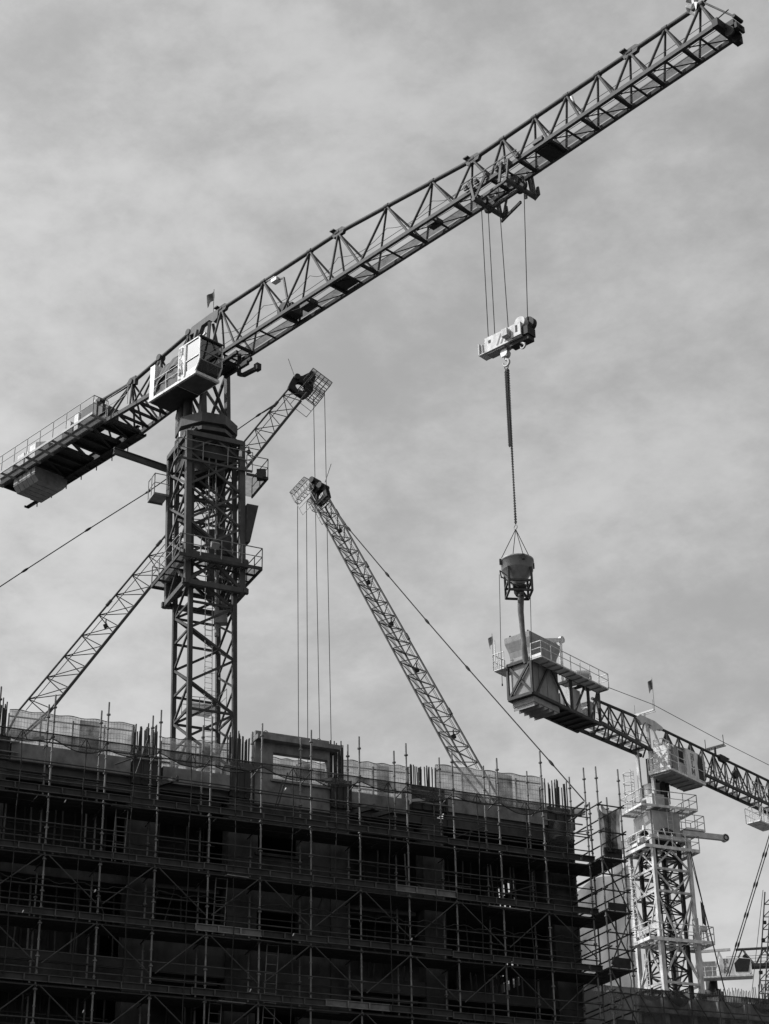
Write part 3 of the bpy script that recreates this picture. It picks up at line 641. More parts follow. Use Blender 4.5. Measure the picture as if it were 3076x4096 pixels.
# gantry beam sticking out to the left from the cage top, gussets on the cage shoulders
ga, gb = C1.on(505, 1758, 1.2), cg_pt(0, .90) - U * .1
gb = cg_pt(3, .93) + V * .3; ga = gb - U * 3.3 - V * .4 + Z3 * .25
I = MB(); dI = (gb - ga); up_ = Z3
for zz, hh in ((.17, .04), (-.17, .04)): I.bar(ga + Z3 * zz, gb + Z3 * zz, .2, hh)
I.bar(ga, gb, .04, .3); I.build('gantry_beam', 'mid_paint', c1)
for k in (0, 1, 3):
    p = cg_pt(k, .99); inw = (ax1(p.z) - p); inw.z = 0; inw = inw.normalized()
    MB().prism([p - inw * .05, p + inw * .95 + Z3 * 1.05, p + inw * 1.15 + Z3 * 1.05, p + inw * .6 - Z3 * .05], inw.cross(Z3) * .2).build('shoulder_plate', 'mid_paint', c1)
for p_ in (cg_pt(0, .90) - U * .55 - V * .2 + Z3 * .3, cg_pt(1, .88) - U * .2 - V * .3): TUBE('beacon', c1, 'white_paint', p_, p_ + Z3 * .35, .09)
# slewing ring and turntable
zr = 53.0
A_ = ax1(zr)
rg = MB().lathe(Vector((A_.x, A_.y, 0)), [(1.35, zr - .3), (1.35, zr + .35), (1.45, zr + .4), (1.45, zr + .95), (1.2, zr + 1.0)], 28)
rg.build('slewing_ring', D, c1)
c_ = A_ + Z3 * 1.15
for k in range(2):
    zz = zr + .28 + .5 * k
    b = MB(); pts = []
    for i in range(8): a = 2 * pi * (i + .5) / 8 + .35; pts.append(Vector((A_.x + 1.75 * cos(a), A_.y + 1.75 * sin(a), zz + .05)))
    b.prism(pts, Z3 * (.22 if k == 0 else .6)); b.build('turntable', 'mid_paint', c1)
MB().lathe(Vector((A_.x, A_.y, 0)), [(1.1, zr - 1.9), (1.15, zr - .3)], 20).build('lower_ring', D, c1)
MB().box(A_ - Z3 * .85, U * 1.3, V * 1.3, Z3 * .4).build('ring_support', D, c1)
# tower head: posts from turntable to jib
zb = 57.95
zt_ = zr + 1.35
for s_, o_ in ((-1.0, .75), (-1.0, -.75), (1.15, .75), (1.15, -.75)):
    BAR('head_post', c1, 'mid_paint', C1.K(s_ * .95, o_ * 1.25, zt_), C1.K(s_, o_, zb), .26, .26, up=C1.J)
for o_ in (1, -1):
    BAR('head_brace', c1, D, C1.K(-.95, .93 * o_, zt_ + .3), C1.K(1.1, .75 * o_, zb - .2), .14); BAR('head_brace', c1, D, C1.K(1.05, .93 * o_, zt_ + .3), C1.K(-.95, .75 * o_, zb - .2), .14)
for s_ in (-1, 1.1):
    BAR('head_brace', c1, D, C1.K(s_, -.9, zt_ + .3), C1.K(s_, .75, zb - .2), .14)
    BAR('head_beam', c1, D, C1.K(s_, -.75, zb - .15), C1.K(s_, .75, zb - .15), .2, .3)
for (s_, o_, r_) in ((-.5, .9, .28), (.1, 1.1, .26)): MB().tube(C1.K(s_, o_, zt_ + .1), C1.K(s_, o_, zt_ + 1.5), r_, 14).tube(C1.K(s_, o_, zt_ + 1.5), C1.K(s_, o_, zt_ + 1.9), r_ * .6, 12).build('slewing_motor', 'black_steel', c1)
MB().path([C1.K(-.9 - .25 * sin(i / 9 * pi), 1.0, zt_ + 1.4 - 1.2 * i / 9) for i in range(10)], .02, 5).build('loose_cable', 'rope', c1)

# jib: top chord, two bottom chords, bracing
Tpx = [(886, 1238), (1353, 932), (1890, 640), (2520, 211), (2802, 20)]
Bpx = [(800, 1468), (1900, 758), (2868, 98)]
def interp(poly, x):
    for (a, b), (c, d) in zip(poly[:-1], poly[1:]):
        if x <= c or (c, d) == poly[-1]: return b + (d - b) * (x - a) / (c - a)
def Tp(x): return C1.on(x, interp(Tpx, x), 0)
W1 = .65
def Bp(x, side): 
    s_, z_ = C1.sz(x, interp(Bpx, x), W1); return C1.K(s_, W1 * side, z_)
jb = MB()
for a, b in zip(Tpx[:-1], Tpx[1:]): jb.tube(Tp(a[0]), Tp(b[0]), .115, 10)
jib = jb.build('jib', D, c1)
for side in (1, -1):
    for a, b in zip(Bpx[:-1], Bpx[1:]):
        p, q = Bp(a[0], side), Bp(b[0], side); BAR('bottom_chord', jib, D, p, q, .17, .21)
tops = [886, 1055, 1240, 1353, 1548, 1730, 1890, 2011, 2139, 2267, 2391, 2520, 2661, 2802]
bots = [830, 939, 1124, 1316, 1439, 1634, 1812, 1961, 2073, 2193, 2321, 2454, 2586, 2727, 2862]
for i, x in enumerate(tops):
    t_ = Tp(x)
    for side in (1, -1):
        for j in (i, i + 1): TUBE('diagonal', jib, D, t_, Bp(bots[j], side), .068 if side > 0 else .06)
    MB().tube(t_ - C1.J * .16, t_ + C1.J * .16, .145, 10).build('node_sleeve', D, jib)
for j, x in enumerate(bots):
    a, b = Bp(x, 1), Bp(x, -1); BAR('cross_beam', jib, 'black_steel', a - C1.L * .08, b + C1.L * .08, .15, .15)
    if j + 1 < len(bots):
        xm = (x + bots[j + 1]) / 2
        TUBE('plan_brace', jib, 'black_steel', Bp(x, 1), Bp(bots[j + 1], -1), .03)
        BAR('cross_beam', jib, 'black_steel', Bp(xm, 1), Bp(xm, -1), .08, .08)
# joints on the top chord: fat gussets with a plate
for x in (886, 1353, 1890, 2520):
    p = Tp(x); d = (Tp(x + 20) - Tp(x - 20)).normalized(); n = C1.L
    b = MB().prism([p - d * .42 - n * .1 + Z3 * .02, p - d * .2 - n * .1 + Z3 * .2, p + d * .4 - n * .1 + Z3 * .2, p + d * .6 - n * .1 + Z3 * .06, p + d * .45 - n * .1 - Z3 * .22, p - d * .3 - n * .1 - Z3 * .25], n * .2)
    b.box(p - d * .28 + Z3 * .2 + n * .05, d * .16, n * .2, Z3 * .03); b.build('chord_joint', D, jib)
# walkway inside the jib with handlines
wk = MB(); wk2 = MB()
for a, b in zip(bots[:-1], bots[1:]):
    for (x0, x1) in ((a, b),):
        p, q = Bp(x0, -1), Bp(x1, -1); l = C1.L
        wk.add([p + l * .12 + Z3 * .12, q + l * .12 + Z3 * .12, q + l * .62 + Z3 * .12, p + l * .62 + Z3 * .12], [(0, 1, 2, 3)])
wk.build('walkway', 'jib_grating', jib)
for o_, dz in ((.1, .55), (.1, 1.05), (-.45, .9), (-.45, .5)):
    hl = MB().path([C1.K(*[(C1.sz(x, interp(Bpx, x), W1))[0], o_, C1.sz(x, interp(Bpx, x), W1)[1] + dz + .02 * math.sin(x)][0:3]) for x in range(845, 2850, 60)], .016, 5); hl.build('hand_line', 'black_steel', jib)
hr = MB()   # hoist and trolley ropes along the jib
for o_, dz in ((.25, .35), (.35, .3)): hr.path([C1.K(C1.sz(x, interp(Bpx, x), W1)[0], o_, C1.sz(x, interp(Bpx, x), W1)[1] + dz) for x in (850, 1900, 2860)], .013, 5)
hr.build('hoist_rope', 'rope', jib)
cb = MB()   # slack festoon cable
for a, b in zip(tops[:7], tops[1:8]):
    p = Tp(a).lerp(Bp(a, 1), .55); q = Tp(b).lerp(Bp(b, 1), .55); cb.path([p.lerp(q, t / 8) - Z3 * (.5 * sin(t / 8 * pi)) for t in range(9)], .014, 5)
cb.build('festoon_cable', 'rope', jib)
# dark boxes and winch in the jib
for (s_, z_, ls, lo_, lz, m) in ((7.7, 58.35, .35, .4, .3, 'black_steel'), (11.8, 58.12, .6, .45, .1, 'black_steel'), (26.4, 58.3, .4, .5, .2, 'black_steel'), (18.6, 58.25, .35, .25, .12, 'deck_steel'), (9.0, 58.15, .4, .3, .18, 'deck_steel')):
    MB().lbox(C1, s_ - ls, s_ + ls, -lo_, lo_, z_ - lz, z_ + lz).build('equipment_box', m, jib)
MB().tube(C1.K(7.3, -.45, 58.5), C1.K(7.3, .45, 58.5), .42, 18).build('trolley_winch', 'black_steel', jib)
MB().lbox(C1, 26.0, 26.6, .6, .8, 58.4, 58.62).build('junction_box', 'mid_paint', jib)
MB().bar(C1.K(7.44, .1, 58.8), C1.K(7.0, .1, 60.9), .1).bar(C1.K(7.05, .1, 60.85), C1.K(6.2, .1, 61.1), .08).build('light_bracket', 'mid_paint', jib)
MB().lbox(C1, 6.15, 6.6, -.05, .3, 60.9, 61.12).build('floodlight', 'white_paint', jib)
BAR('wind_sensor', jib, 'pale_paint', Tp(1066) + Z3 * -.1, Tp(1100) - Z3 * .12, .09, .07)
TUBE('top_lamp', jib, 'white_paint', Tp(2285) - Z3 * .25, Tp(2290) - Z3 * .65, .08)
# tip
tp = Tp(2802); e1 = Bp(2862, 1); e2 = Bp(2862, -1)
tipm = MB().bar(e1 + C1.J * .1 + C1.L * .2, e2 + C1.J * .1 - C1.L * .35, .3, .42).box((e1 + e2) / 2 + C1.J * .4, C1.J * .3, C1.L * .3, Z3 * .15)
tipm.build('tip_frame', 'black_steel', jib)
fp_ = C1.on(2950, 75, 0); fq = C1.on(2958, 110, 0)
MB().tube(fp_ + C1.L * .3, fp_ - C1.L * .3, .1, 8).bar(fq + Z3 * -.1, (e1 + e2) / 2 + C1.J * .6, .16, .3).box(fq, C1.J * .06, C1.L * .3, Z3 * .16).build('tip_bumper', 'black_steel', jib)
for k in (-.25, .25): MB().tube(fq + C1.L * (k - .05) - C1.J * .35 - Z3 * .15, fq + C1.L * (k + .05) - C1.J * .35 - Z3 * .15, .24, 16).build('tip_sheave', 'black_steel', jib)
MB().tube(tp + C1.J * .2, fp_ + Z3 * .05, .05, 6).bar(tp + C1.J * .1 + Z3 * .02, tp + C1.J * .55 + Z3 * .28, .12).build('tip_strut', 'mid_paint', jib)
TUBE('antenna', jib, 'mid_paint', C1.on(2864, 80, .3), C1.on(2914, 38, .3), .03)

# counter jib
CJz = 57.85
cjm = MB()
CT = [(886, 1238), (760, 1332), (530, 1530), (397, 1609)]
ct = [C1.on(x, y, 0) for x, y in CT]
for a, b in zip(ct[:-1], ct[1:]): cjm.tube(a, b, .12, 10)
cj = cjm.build('counter_jib', D, c1)
MB().prism([C1.K(-1.6, -.14, 61.15), C1.K(-1.1, -.14, 61.6), C1.K(.6, -.14, 61.7), C1.K(1.3, -.14, 61.65), C1.K(1.25, -.14, 61.1), C1.K(.9, -.14, 60.95), C1.K(.5, -.14, 61.3), C1.K(-.2, -.14, 61.25), C1.K(-.5, -.14, 60.7), C1.K(-.9, -.14, 60.6), C1.K(-.9, -.14, 61.1)], C1.L * .28).build('head_plate', 'mid_paint', cj)
for s_ in (-.9, .9):
    for o_ in (-.6, .6): BAR('head_leg', cj, 'mid_paint', C1.K(s_ * .6, o_ * .2, 61.1), C1.K(s_, o_, zb), .16)
TUBE('head_strut', cj, 'bright_metal', C1.K(.9, .65, 60.0), C1.K(-.2, .65, 59.6), .07)
for side in (1, -1): BAR('bottom_chord', cj, D, C1.K(1.0, .65 * side, zb), C1.K(-7.9, 1.2 * side, CJz - .1), .2, .24)
nodes_s = [-1.4, -4.2, -6.9, -10.2]
for i, s_ in enumerate(nodes_s):
    t_ = min((a.lerp(b, k / 20) for a, b in zip(ct[:-1], ct[1:]) for k in range(21)), key=lambda p: abs((p - M1).dot(C1.J) - s_))
    for side in (1, -1):
        for ds in (-1.2, -.3, 1.3):
            sb = min(max(s_ + ds, -10.2), 0.5); w_ = .65 + .55 * min(1, max(0, -sb / 7.9)); TUBE('diagonal', cj, D, t_, C1.K(sb, w_ * side, CJz), .065)
    MB().tube(t_ - C1.L * .2, t_ + C1.L * .2, .2, 12).build('node_sleeve', D, cj)
p = ct[2]; MB().prism([p - C1.J * .55 - C1.L * .12, p - C1.J * .1 + Z3 * .3 - C1.L * .12, p + C1.J * .45 + Z3 * .25 - C1.L * .12, p + C1.J * .4 - Z3 * .3 - C1.L * .12], C1.L * .24).build('chord_joint', D, cj)
for s_ in np.arange(-7.6, 0, .95):
    w_ = .65 + .55 * min(1, -s_ / 7.9); BAR('cross_beam', cj, 'black_steel', C1.K(s_, w_, CJz - .05), C1.K(s_, -w_, CJz - .05), .12, .16)
    BAR('plan_brace', cj, 'black_steel', C1.K(s_, w_, CJz - .05), C1.K(s_ - .95, -w_, CJz - .05), .1, .1)
# rear platform: two deep beams, cross beams, deck
R0, R1 = -7.6, -18.75
for side in (1, -1):
    b = MB(); o_ = 1.28 if side > 0 else -1.1
    dp = .05 if side > 0 else .14; b.lbox(C1, R1, R0, o_ - .03, o_ + .03, CJz - dp, CJz + .42).lbox(C1, R1, R0, o_ - .16, o_ + .16, CJz - .04 - dp, CJz - dp).lbox(C1, R1, R0, o_ - .13, o_ + .13, CJz + .42, CJz + .46)
    b.build('main_beam', D if side > 0 else 'black_steel', cj)
for s_ in np.arange(R1 + .1, R0, .92): BAR('cross_beam', cj, 'black_steel', C1.K(s_, 1.25, CJz + .05), C1.K(s_, -1.25, CJz + .05), .16, .24)
for (a, b) in ((-8.5, -7.6), (-11.3, -9.4), (-18.7, -12.3)): MB().lbox(C1, a, b, -1.24, 1.24, CJz + .12, CJz + .18).build('deck_plate', 'black_steel', cj)
for i, s_ in enumerate((-9.0, -11.2, -13.9)): BAR('plan_brace', cj, 'black_steel', C1.K(s_, 1.2, CJz), C1.K(s_ - 1.3, -1.2, CJz), .16, .14)
# walkways both sides
for side, o0, o1 in ((1, 1.42, 2.42), (-1, -1.22, -1.45)):
    sgn = 1 if side > 0 else -1
    wf = MB(); wf.add([C1.K(R0 + .3, o0, CJz - .2), C1.K(R1 - .9, o0, CJz - .2), C1.K(R1 - .9, o1, CJz - .2), C1.K(R0 + .3, o1, CJz - .2)], [(0, 1, 2, 3)]); wf.build('walkway', 'grating' if side > 0 else 'black_steel', cj)
    e = MB(); e.bar(C1.K(R0 + .3, o1, CJz - .2), C1.K(R1 - .9, o1, CJz - .2), .06, .16)
    for s_ in np.arange(R1 - .9, R0 + .4, 1.35): e.bar(C1.K(s_, o0 - .1 * sgn, CJz - .24), C1.K(s_, o1, CJz - .24), .09, .12)
    e.build('walkway_edge', 'grey_paint' if side > 0 else D, cj)
    if side > 0:
        MB().rail([C1.K(R1 - .9, o1, CJz - .15), C1.K(R0 + .3, o1, CJz - .15), C1.K(R0 + .3, 1.4, CJz - .15)], 1.15, 1.35, .028).build('railing', 'grey_paint', cj)
        MB().rail([C1.K(R0 + .3, 1.5, CJz - .15), C1.K(R0 + 2.4, 1.5, CJz - .15)], 1.25, 1.5, .024).build('railing', 'grey_paint', cj)
    else:
        for s_ in np.arange(R1, R0, 1.6): e2 = BAR('hanger', cj, D, C1.K(s_, o1 - .03, CJz - .2), C1.K(s_, o1 - .03, CJz - .5), .05, .1)
# machinery on the platform
def cbox(name, m, s0, s1, o0, o1, z0, z1): return MB().lbox(C1, s0, s1, o0, o1, z0, z1).build(name, m, cj)
cbox('winch_housing', 'mid_paint', -10.1, -8.5, .1, 1.38, CJz + .46, CJz + 1.6); cbox('winch_cover', 'mid_paint', -8.5, -8.0, .1, 1.3, CJz + .5, CJz + 1.2)
cbox('electrical_cabinet', 'white_paint', -10.75, -10.35, .6, 1.4, CJz + .45, CJz + 1.6)
MB().tube(C1.K(-11.5, .7, CJz + 1.2), C1.K(-11.5, 1.35, CJz + 1.2), .3, 16).build('drum', 'grey_paint', cj); cbox('drum_base', 'mid_paint', -12.0, -10.9, .5, 1.4, CJz + .4, CJz + .85)
for (s0, s1, z_, m) in ((-16.9, -16.2, 1.3, 'pale_paint'), (-16.0, -15.75, 1.2, 'white_paint'), (-15.55, -14.95, 1.45, 'white_paint'), (-18.2, -17.4, .95, 'grey_paint')): cbox('electrical_cabinet', m, s0, s1, .5, 1.35, CJz + .4, CJz + z_)
MB().prism([C1.K(-14.9, .4, CJz + .5), C1.K(-14.9, .4, CJz + 1.5), C1.K(-13.6, .4, CJz + 1.0), C1.K(-13.4, .4, CJz + .5)], C1.L * .95).build('resistor_housing', 'mid_paint', cj)
TUBE('exhaust', cj, 'white_paint', C1.K(-8.9, 1.2, CJz + 1.5), C1.K(-8.9, 1.2, CJz + 1.9), .07)
# ballast slabs hung through the platform
for i in range(5):
    s0 = -17.35 + .47 * i
    MB().prism([C1.K(s0, 1.2, CJz + .1), C1.K(s0, 1.2, CJz - .62), C1.K(s0, .9, CJz - 1.0), C1.K(s0, -.9, CJz - 1.0), C1.K(s0, -1.2, CJz - .62), C1.K(s0, -1.2, CJz + .1)], C1.J * .43).build('ballast_slab', 'grey_paint', cj)
# cab
OF0, OF1 = 1.08, 2.62; CF = 3.0; CBk = 1.15; CB0 = 55.85; CB1 = 57.95
cab = MB(); k = C1.K
cab.lbox(C1, -1.55, 2.7, OF0 - .1, OF1 + .03, CB0 - .16, CB0)        # floor tray
cabo = cab.build('cab', 'white_paint', c1)
MB().lbox(C1, -1.45, .9, OF0 - .05, OF1 - .1, CB0 - .24, CB0 - .165).build('underfloor', 'black_steel', cabo)
MB().lbox(C1, 1.0, 2.55, OF0, OF1 - .1, CB0 - .2, CB0 - .165).build('underfloor', 'mid_paint', cabo)
prof = [(CBk, CB0), (2.55, CB0), (2.75, CB0 + .18), (2.98, CB0 + .62), (2.98, CB1 - .18), (2.85, CB1), (CBk, CB1)]
def P(s_, z_, o_): return k(s_, o_, z_)
# side frames (thin posts), roof, back wall, banner strip
for o_ in (OF0, OF1):
    fr = MB()
    for a, b in zip(prof, prof[1:] + prof[:1]): fr.bar(P(a[0], a[1], o_), P(b[0], b[1], o_), .07, .07, up=C1.L)
    fr.bar(P(1.75, CB0, o_), P(1.75, CB1, o_), .07); fr.bar(P(1.75, CB0 + .95, o_), P(2.98, CB0 + .95, o_), .06)
    fr.build('side_frame', 'white_paint', cabo)
MB().lbox(C1, CBk, 2.95, OF0, OF1, CB1, CB1 + .06).build('roof', 'mid_paint', cabo)
MB().lbox(C1, CBk - .03, CBk + .03, OF0, OF1, CB0, CB1).lbox(C1, CBk, 2.6, OF0 - .04, OF0, CB0, CB1).build('rear_wall', 'grey_paint', cabo)
MB().lbox(C1, 1.75, 2.7, OF1 - .05, OF1, CB0, CB0 + .3).build('kick_panel', 'white_paint', cabo)
sgl = MB().prism([P(1.78, CB0 + .1, OF1 - .02), P(2.7, CB0 + .2, OF1 - .02), P(2.95, CB0 + .64, OF1 - .02), P(2.95, CB1 - .2, OF1 - .02), P(2.83, CB1 - .03, OF1 - .02), P(1.78, CB1 - .03, OF1 - .02)], -C1.L * .004); sgl.build('side_window', 'cab_glass', cabo)
fgl = MB()
for (a, b) in ((prof[1], prof[2]), (prof[2], prof[3]), (prof[3], prof[4]), (prof[4], prof[5])):
    fgl.add([P(a[0], a[1], OF0 + .05), P(b[0], b[1], OF0 + .05), P(b[0], b[1], OF1 - .05), P(a[0], a[1], OF1 - .05)], [(0, 1, 2, 3)])
fgl.build('front_window', 'cab_glass', cabo)
for z_ in (CB0 + .62, CB0 + 1.2): BAR('glazing_bar', cabo, 'grey_paint', P(2.99, z_, OF0), P(2.99, z_, OF1), .05, .05)
BAR('wiper', cabo, 'black_steel', P(3.02, CB1 - .15, 1.75), P(3.02, CB1 - .55, 1.55), .03)
BAR('sun_visor', cabo, 'mid_paint', P(2.93, CB1 + .02, OF0 - .05), P(2.93, CB1 + .02, OF1 + .05), .22, .06)
MB().lbox(C1, 1.6, 2.2, 1.5, 2.1, CB0, CB0 + .5).lbox(C1, 1.5, 1.65, 1.5, 2.1, CB0 + .5, CB0 + 1.2).build('seat', 'black_steel', cabo)
# interior blind behind the side window, crumpled banner with letters
sheet(lambda u, v: P(1.8 + 1.0 * u, CB0 + .5 + 1.4 * v, OF1 - .12 + .03 * sin(u * 7 + v * 9)), 10, 10).build('window_blind', 'grey_paint', cabo)
sheet(lambda u, v: P(1.15 + .6 * u, CB0 + .02 + 2.05 * v, OF1 + .05 + .03 * sin(u * 8 + v * 3)), 14, 18).build('banner', 'banner', cabo)
for i, ch in enumerate('HLM'): letter(ch, P(1.24, CB1 - .62 - .62 * i, OF1 + .095), C1.J, Z3, .36, .46, .09, C1.L).build('letter', 'letter_grey', cabo)
# balcony with tarpaulin-clad rails and white cabinet
MB().lbox(C1, -1.55, -1.12, OF1 - .95, OF1 - .02, CB0, CB0 + 2.15).build('switch_cabinet', 'white_paint', cabo)
for z_ in (.7, 1.25): BAR('cabinet_vent', cabo, 'black_steel', P(-1.1, CB0 + z_ + .4, OF1 - .7), P(-1.1, CB0 + z_ + .4, OF1 - .4), .02, .05)
MB().rail([P(-1.1, CB0, OF1), P(1.1, CB0, OF1)], 1.1, 1.1, .028).build('railing', 'pale_paint', cabo)
sheet(lambda u, v: P(-1.08 + 2.15 * u, CB0 + .05 + 1.03 * v, OF1 - .05 + .025 * sin(u * 19 + v * 5)), 30, 10).build('rail_tarpaulin', 'tarpaulin', cabo)
def tarp(u, v):
    s_ = -.75 + 1.95 * u; top = CB1 - .05 - .25 * (1 - u) ** 2
    return P(s_ - .35 * (1 - u) * v, top - v * (.75 + .95 * (1 - u) ** 3 + .9 * max(0, u - .8) * 4), OF1 - .25 + .35 * v * (1 - .5 * u) + .04 * sin(u * 15 + v * 4))
sheet(tarp, 26, 14).build('hanging_tarpaulin', 'tarpaulin', cabo)
MB().add([P(-.75, CB1 - .3, OF1 - .25), P(1.15, CB1 - .05, OF1 - .25), P(1.15, CB1, OF0), P(-.75, CB1 - .2, OF0)], [(0, 1, 2, 3)]).build('tarpaulin_roof', 'tarpaulin', cabo)
for s_ in (-.1, .45): BAR('roof_post', cabo, 'pale_paint', P(s_, CB0, OF1 - .3), P(s_, CB1 - .2, OF1 - .3), .04)
# hook-shaped brackets below the jib root
hb = [C1.on(958, 1418, -.4), C1.on(956, 1498, -.4), C1.on(975, 1500, -.4), C1.on(1030, 1472, -.4)]
hk = MB()
for a, b in zip(hb[:-1], hb[1:]): hk.bar(a, b, .22, .2)
hk.bar(C1.on(900, 1505, -.4), C1.on(992, 1450, -.4), .2, .2).box(hb[3] + Z3 * .05, C1.J * .15, C1.L * .15, Z3 * .2); hk.build('cable_bracket', 'black_steel', c1)
MB().lbox(C1, 1.4, 2.3, -.5, .3, 57.3, 57.75).bar(C1.K(1.3, .5, 57.35), C1.K(3.6, .5, 57.5), .16, .2).bar(C1.K(1.3, -.5, 57.35), C1.K(3.6, -.5, 57.5), .16, .2).build('slip_ring_box', 'black_steel', c1)

# flags on crane one
p = C1.on(853, 1258, .1); flag('flag', p, 1.75, 'galvanised', .62, .75, -C1.J * .8 + C1.L * .4, 'flag_dark', 'small dark flag on a thin pole above the white cab of the dark crane', 'flag', 'letter_grey')
q = C1.on(2745, 70, .1); t = thing('checkered_flag', q, 'black and white checkered rag at the tip of the long jib', 'flag')
def rag(u, v): return q + C1.J * (.1 + .75 * u * (.6 + .4 * v)) + Z3 * (.15 + 1.0 * v - .45 * u) + C1.L * (.1 * sin(u * 6 + v * 4))
for i in range(3):
    for j in range(3):
        sheet(lambda u, v: rag((i + u) / 3, (j + v) / 3), 3, 3).build('cloth_square', 'flag_light' if (i + j) % 2 else 'flag_dark', t)

# ------------------------------------------------------------------ trolley, ropes, hook block, chain, concrete skip
tr = thing('jib_trolley', C1.K(23, 0, 57.5), 'pale two-part trolley with rollers clamped on the long dark jib', 'trolley')
zc = 58.25
for (sa, o_ext) in ((22.0, 1.0), (24.1, 1.0)):
    for side in (1, -1):
        BAR('side_arm', tr, 'trolley_grey', C1.K(sa - .12, .82 * side, zc + .3), C1.K(sa + .2 * (1 if sa < 23 else -1), .95 * side, zc - .95), .08, .14, up=C1.J)
        BAR('side_arm', tr, 'trolley_grey', C1.K(sa + (.95 if sa < 23 else .35), .82 * side, zc + .2), C1.K(sa + .35, 1.0 * side, zc - 1.0), .08, .12)
        for ds in (-.45, -.15, .25, .9):
            b = MB().lbox(C1, sa + ds - .09, sa + ds + .09, .76 * side, .86 * side, zc - .02, zc + .26); b.tube(C1.K(sa + ds, .6 * side, zc + .2), C1.K(sa + ds, .9 * side, zc + .16), .08, 10); b.build('roller_bracket', 'trolley_grey', tr)
    TUBE('cross_tube', tr, 'mid_paint', C1.K(sa + .2, 1.0, zc - .98), C1.K(sa + .2, -1.2, zc - .98), .13)
    for o_ in (-.3, .25): MB().tube(C1.K(sa + .1, o_ - .06, zc - .75), C1.K(sa + .1, o_ + .06, zc - .75), .36, 18).build('sheave', 'black_steel', tr)
    BAR('hanger_plate', tr, 'mid_paint', C1.K(sa + .1, -1.1, zc - .95), C1.K(sa + .1, -.9, zc + .1), .1, .16)
    MB().prism([C1.K(sa + .1, -1.2, zc - 1.08), C1.K(sa + .45, -1.2, zc - .9), C1.K(sa + .4, -1.2, zc - .4), C1.K(sa + .28, -1.2, zc - .4)], -C1.L * .08).build('end_bracket', 'mid_paint', tr)
BAR('link_beam', tr, 'mid_paint', C1.K(21.9, -.2, zc - 1.0), C1.K(24.3, -.2, zc - .9), .14, .18); BAR('link_beam', tr, 'trolley_grey', C1.K(22.3, .5, zc - .75), C1.K(23.9, .5, zc - .6), .1, .14)
BAR('link_beam', tr, 'mid_paint', C1.K(22.0, -1.2, zc - 1.15), C1.K(23.6, -.9, zc - 1.0), .1, .14)
BAR('top_rod', tr, 'trolley_grey', C1.K(21.3, .84, zc + .42), C1.K(25.0, .84, zc + .46), .04, .05)

HZ = un(2010, 1360, 100)    # direction only
hkA = C1.K(22.85, 0, 0); HB = Frame(hkA, 131.5)
hb_ = thing('hook_block', C1.K(22.85, 0, 48.2), 'white crane hook block with dark warning stripes hanging on four ropes', 'hook block')
ropes = [((1926, 835), (1953, 1345)), ((1953, 850), (1979, 1335)), ((1995, 790), (2033, 1312)), ((2097, 745), (2111, 1296))]
for (a, b) in ropes:
    p, q = C1.on(*a, 0), HB.on(*b, 0); TUBE('hoist_rope', hb_, 'rope', p + Z3 * .6, q, .02)
def hs(x, y, o=.3): return HB.sz(x, y, o)
# main body: long box, o from -.3 to .3 ; side facing the camera at o=+.3
sL, zL = hs(1941, 1410); sR, zR = hs(2087, 1344); _, zT = hs(1945, 1355)
zb_ = (zL + zR) / 2; zt2_ = zb_ + .78; s0, s1 = sL, sR
body = MB().lbox(HB, s0, s1, .26, .31, zb_, zt2_).lbox(HB, s0, s1, -.31, -.26, zb_, zt2_).lbox(HB, s0, s1, -.26, .26, zb_, zb_ + .05).build('block_body', 'block_white', hb_)
MB().lbox(HB, s0 + .25, s1 - .9, -.42, -.26, zt2_ - .12, zt2_ + .02).lbox(HB, s0, s1 - .7, .1, .16, zt2_ - .2, zt2_ - .02).build('top_flange', 'grey_paint', body)
MB().lbox(HB, s0 - .38, s0, -.25, .34, zb_ - .02, zb_ + .02).lbox(HB, s0 - .38, s0 - .33, -.2, .34, zb_, zb_ + .62).lbox(HB, s0 - .2, s0 - .17, -.2, .3, zb_, zb_ + .55).lbox(HB, s0 - .04, s0, -.2, .3, zb_, zb_ + .5).build('end_flange', 'block_white', body)
MB().lbox(HB, s0 + .02, s0 + 1.1, -.24, .24, zb_ - .08, zb_ - .01).build('underside_plate', 'grey_paint', body)
cs, cz = s1 + .05, zt2_ + .08
MB().tube(HB.K(cs - .14, .3, cz - .08), HB.K(cs - .14, .0, cz - .08), .3, 22).build('sheave_cover', 'block_white', body)
MB().tube(HB.K(cs + .08, -.02, cz - .1), HB.K(cs + .08, -.28, cz - .1), .36, 22).build('sheave', 'black_steel', body)
MB().lbox(HB, s1 - .55, s1 + .02, .31, .4, zb_ + .05, zt2_ - .05).lbox(HB, s1 - .95, s1 - .62, .31, .62, zb_ + .2, zb_ + .58).build('side_box', 'block_white', body)
MB().lbox(HB, s1 - .28, s1 - .16, .4, .41, zb_ + .25, zb_ + .62).lbox(HB, s0 + .22, s0 + .36, .31, .32, zb_ + .42, zb_ + .58).build('slot', 'black_steel', body)
MB().lbox(HB, s1 + .02, s1 + .35, -.3, .3, zb_ + .02, zb_ + .45).lbox(HB, s1 - .8, s1 + .3, -.25, .2, zb_ - .22, zb_).build('sheave_bracket', 'black_steel', body)
for i in range(3):
    x = s0 + .68 + .24 * i
    MB().prism([HB.K(x, .314, zb_ + .1), HB.K(x + .1, .314, zb_ + .1), HB.K(x + .36, .314, zb_ + .66), HB.K(x + .26, .314, zb_ + .66)], HB.L * .004).build('warning_stripe', 'letter_grey', body)
for x in (s0 + .08, s0 + .95): MB().prism([HB.K(x, -.3, zt2_), HB.K(x + .3, -.3, zt2_), HB.K(x + .24, -.3, zt2_ + .22)], HB.L * .04).build('rope_lug', 'block_white', body)
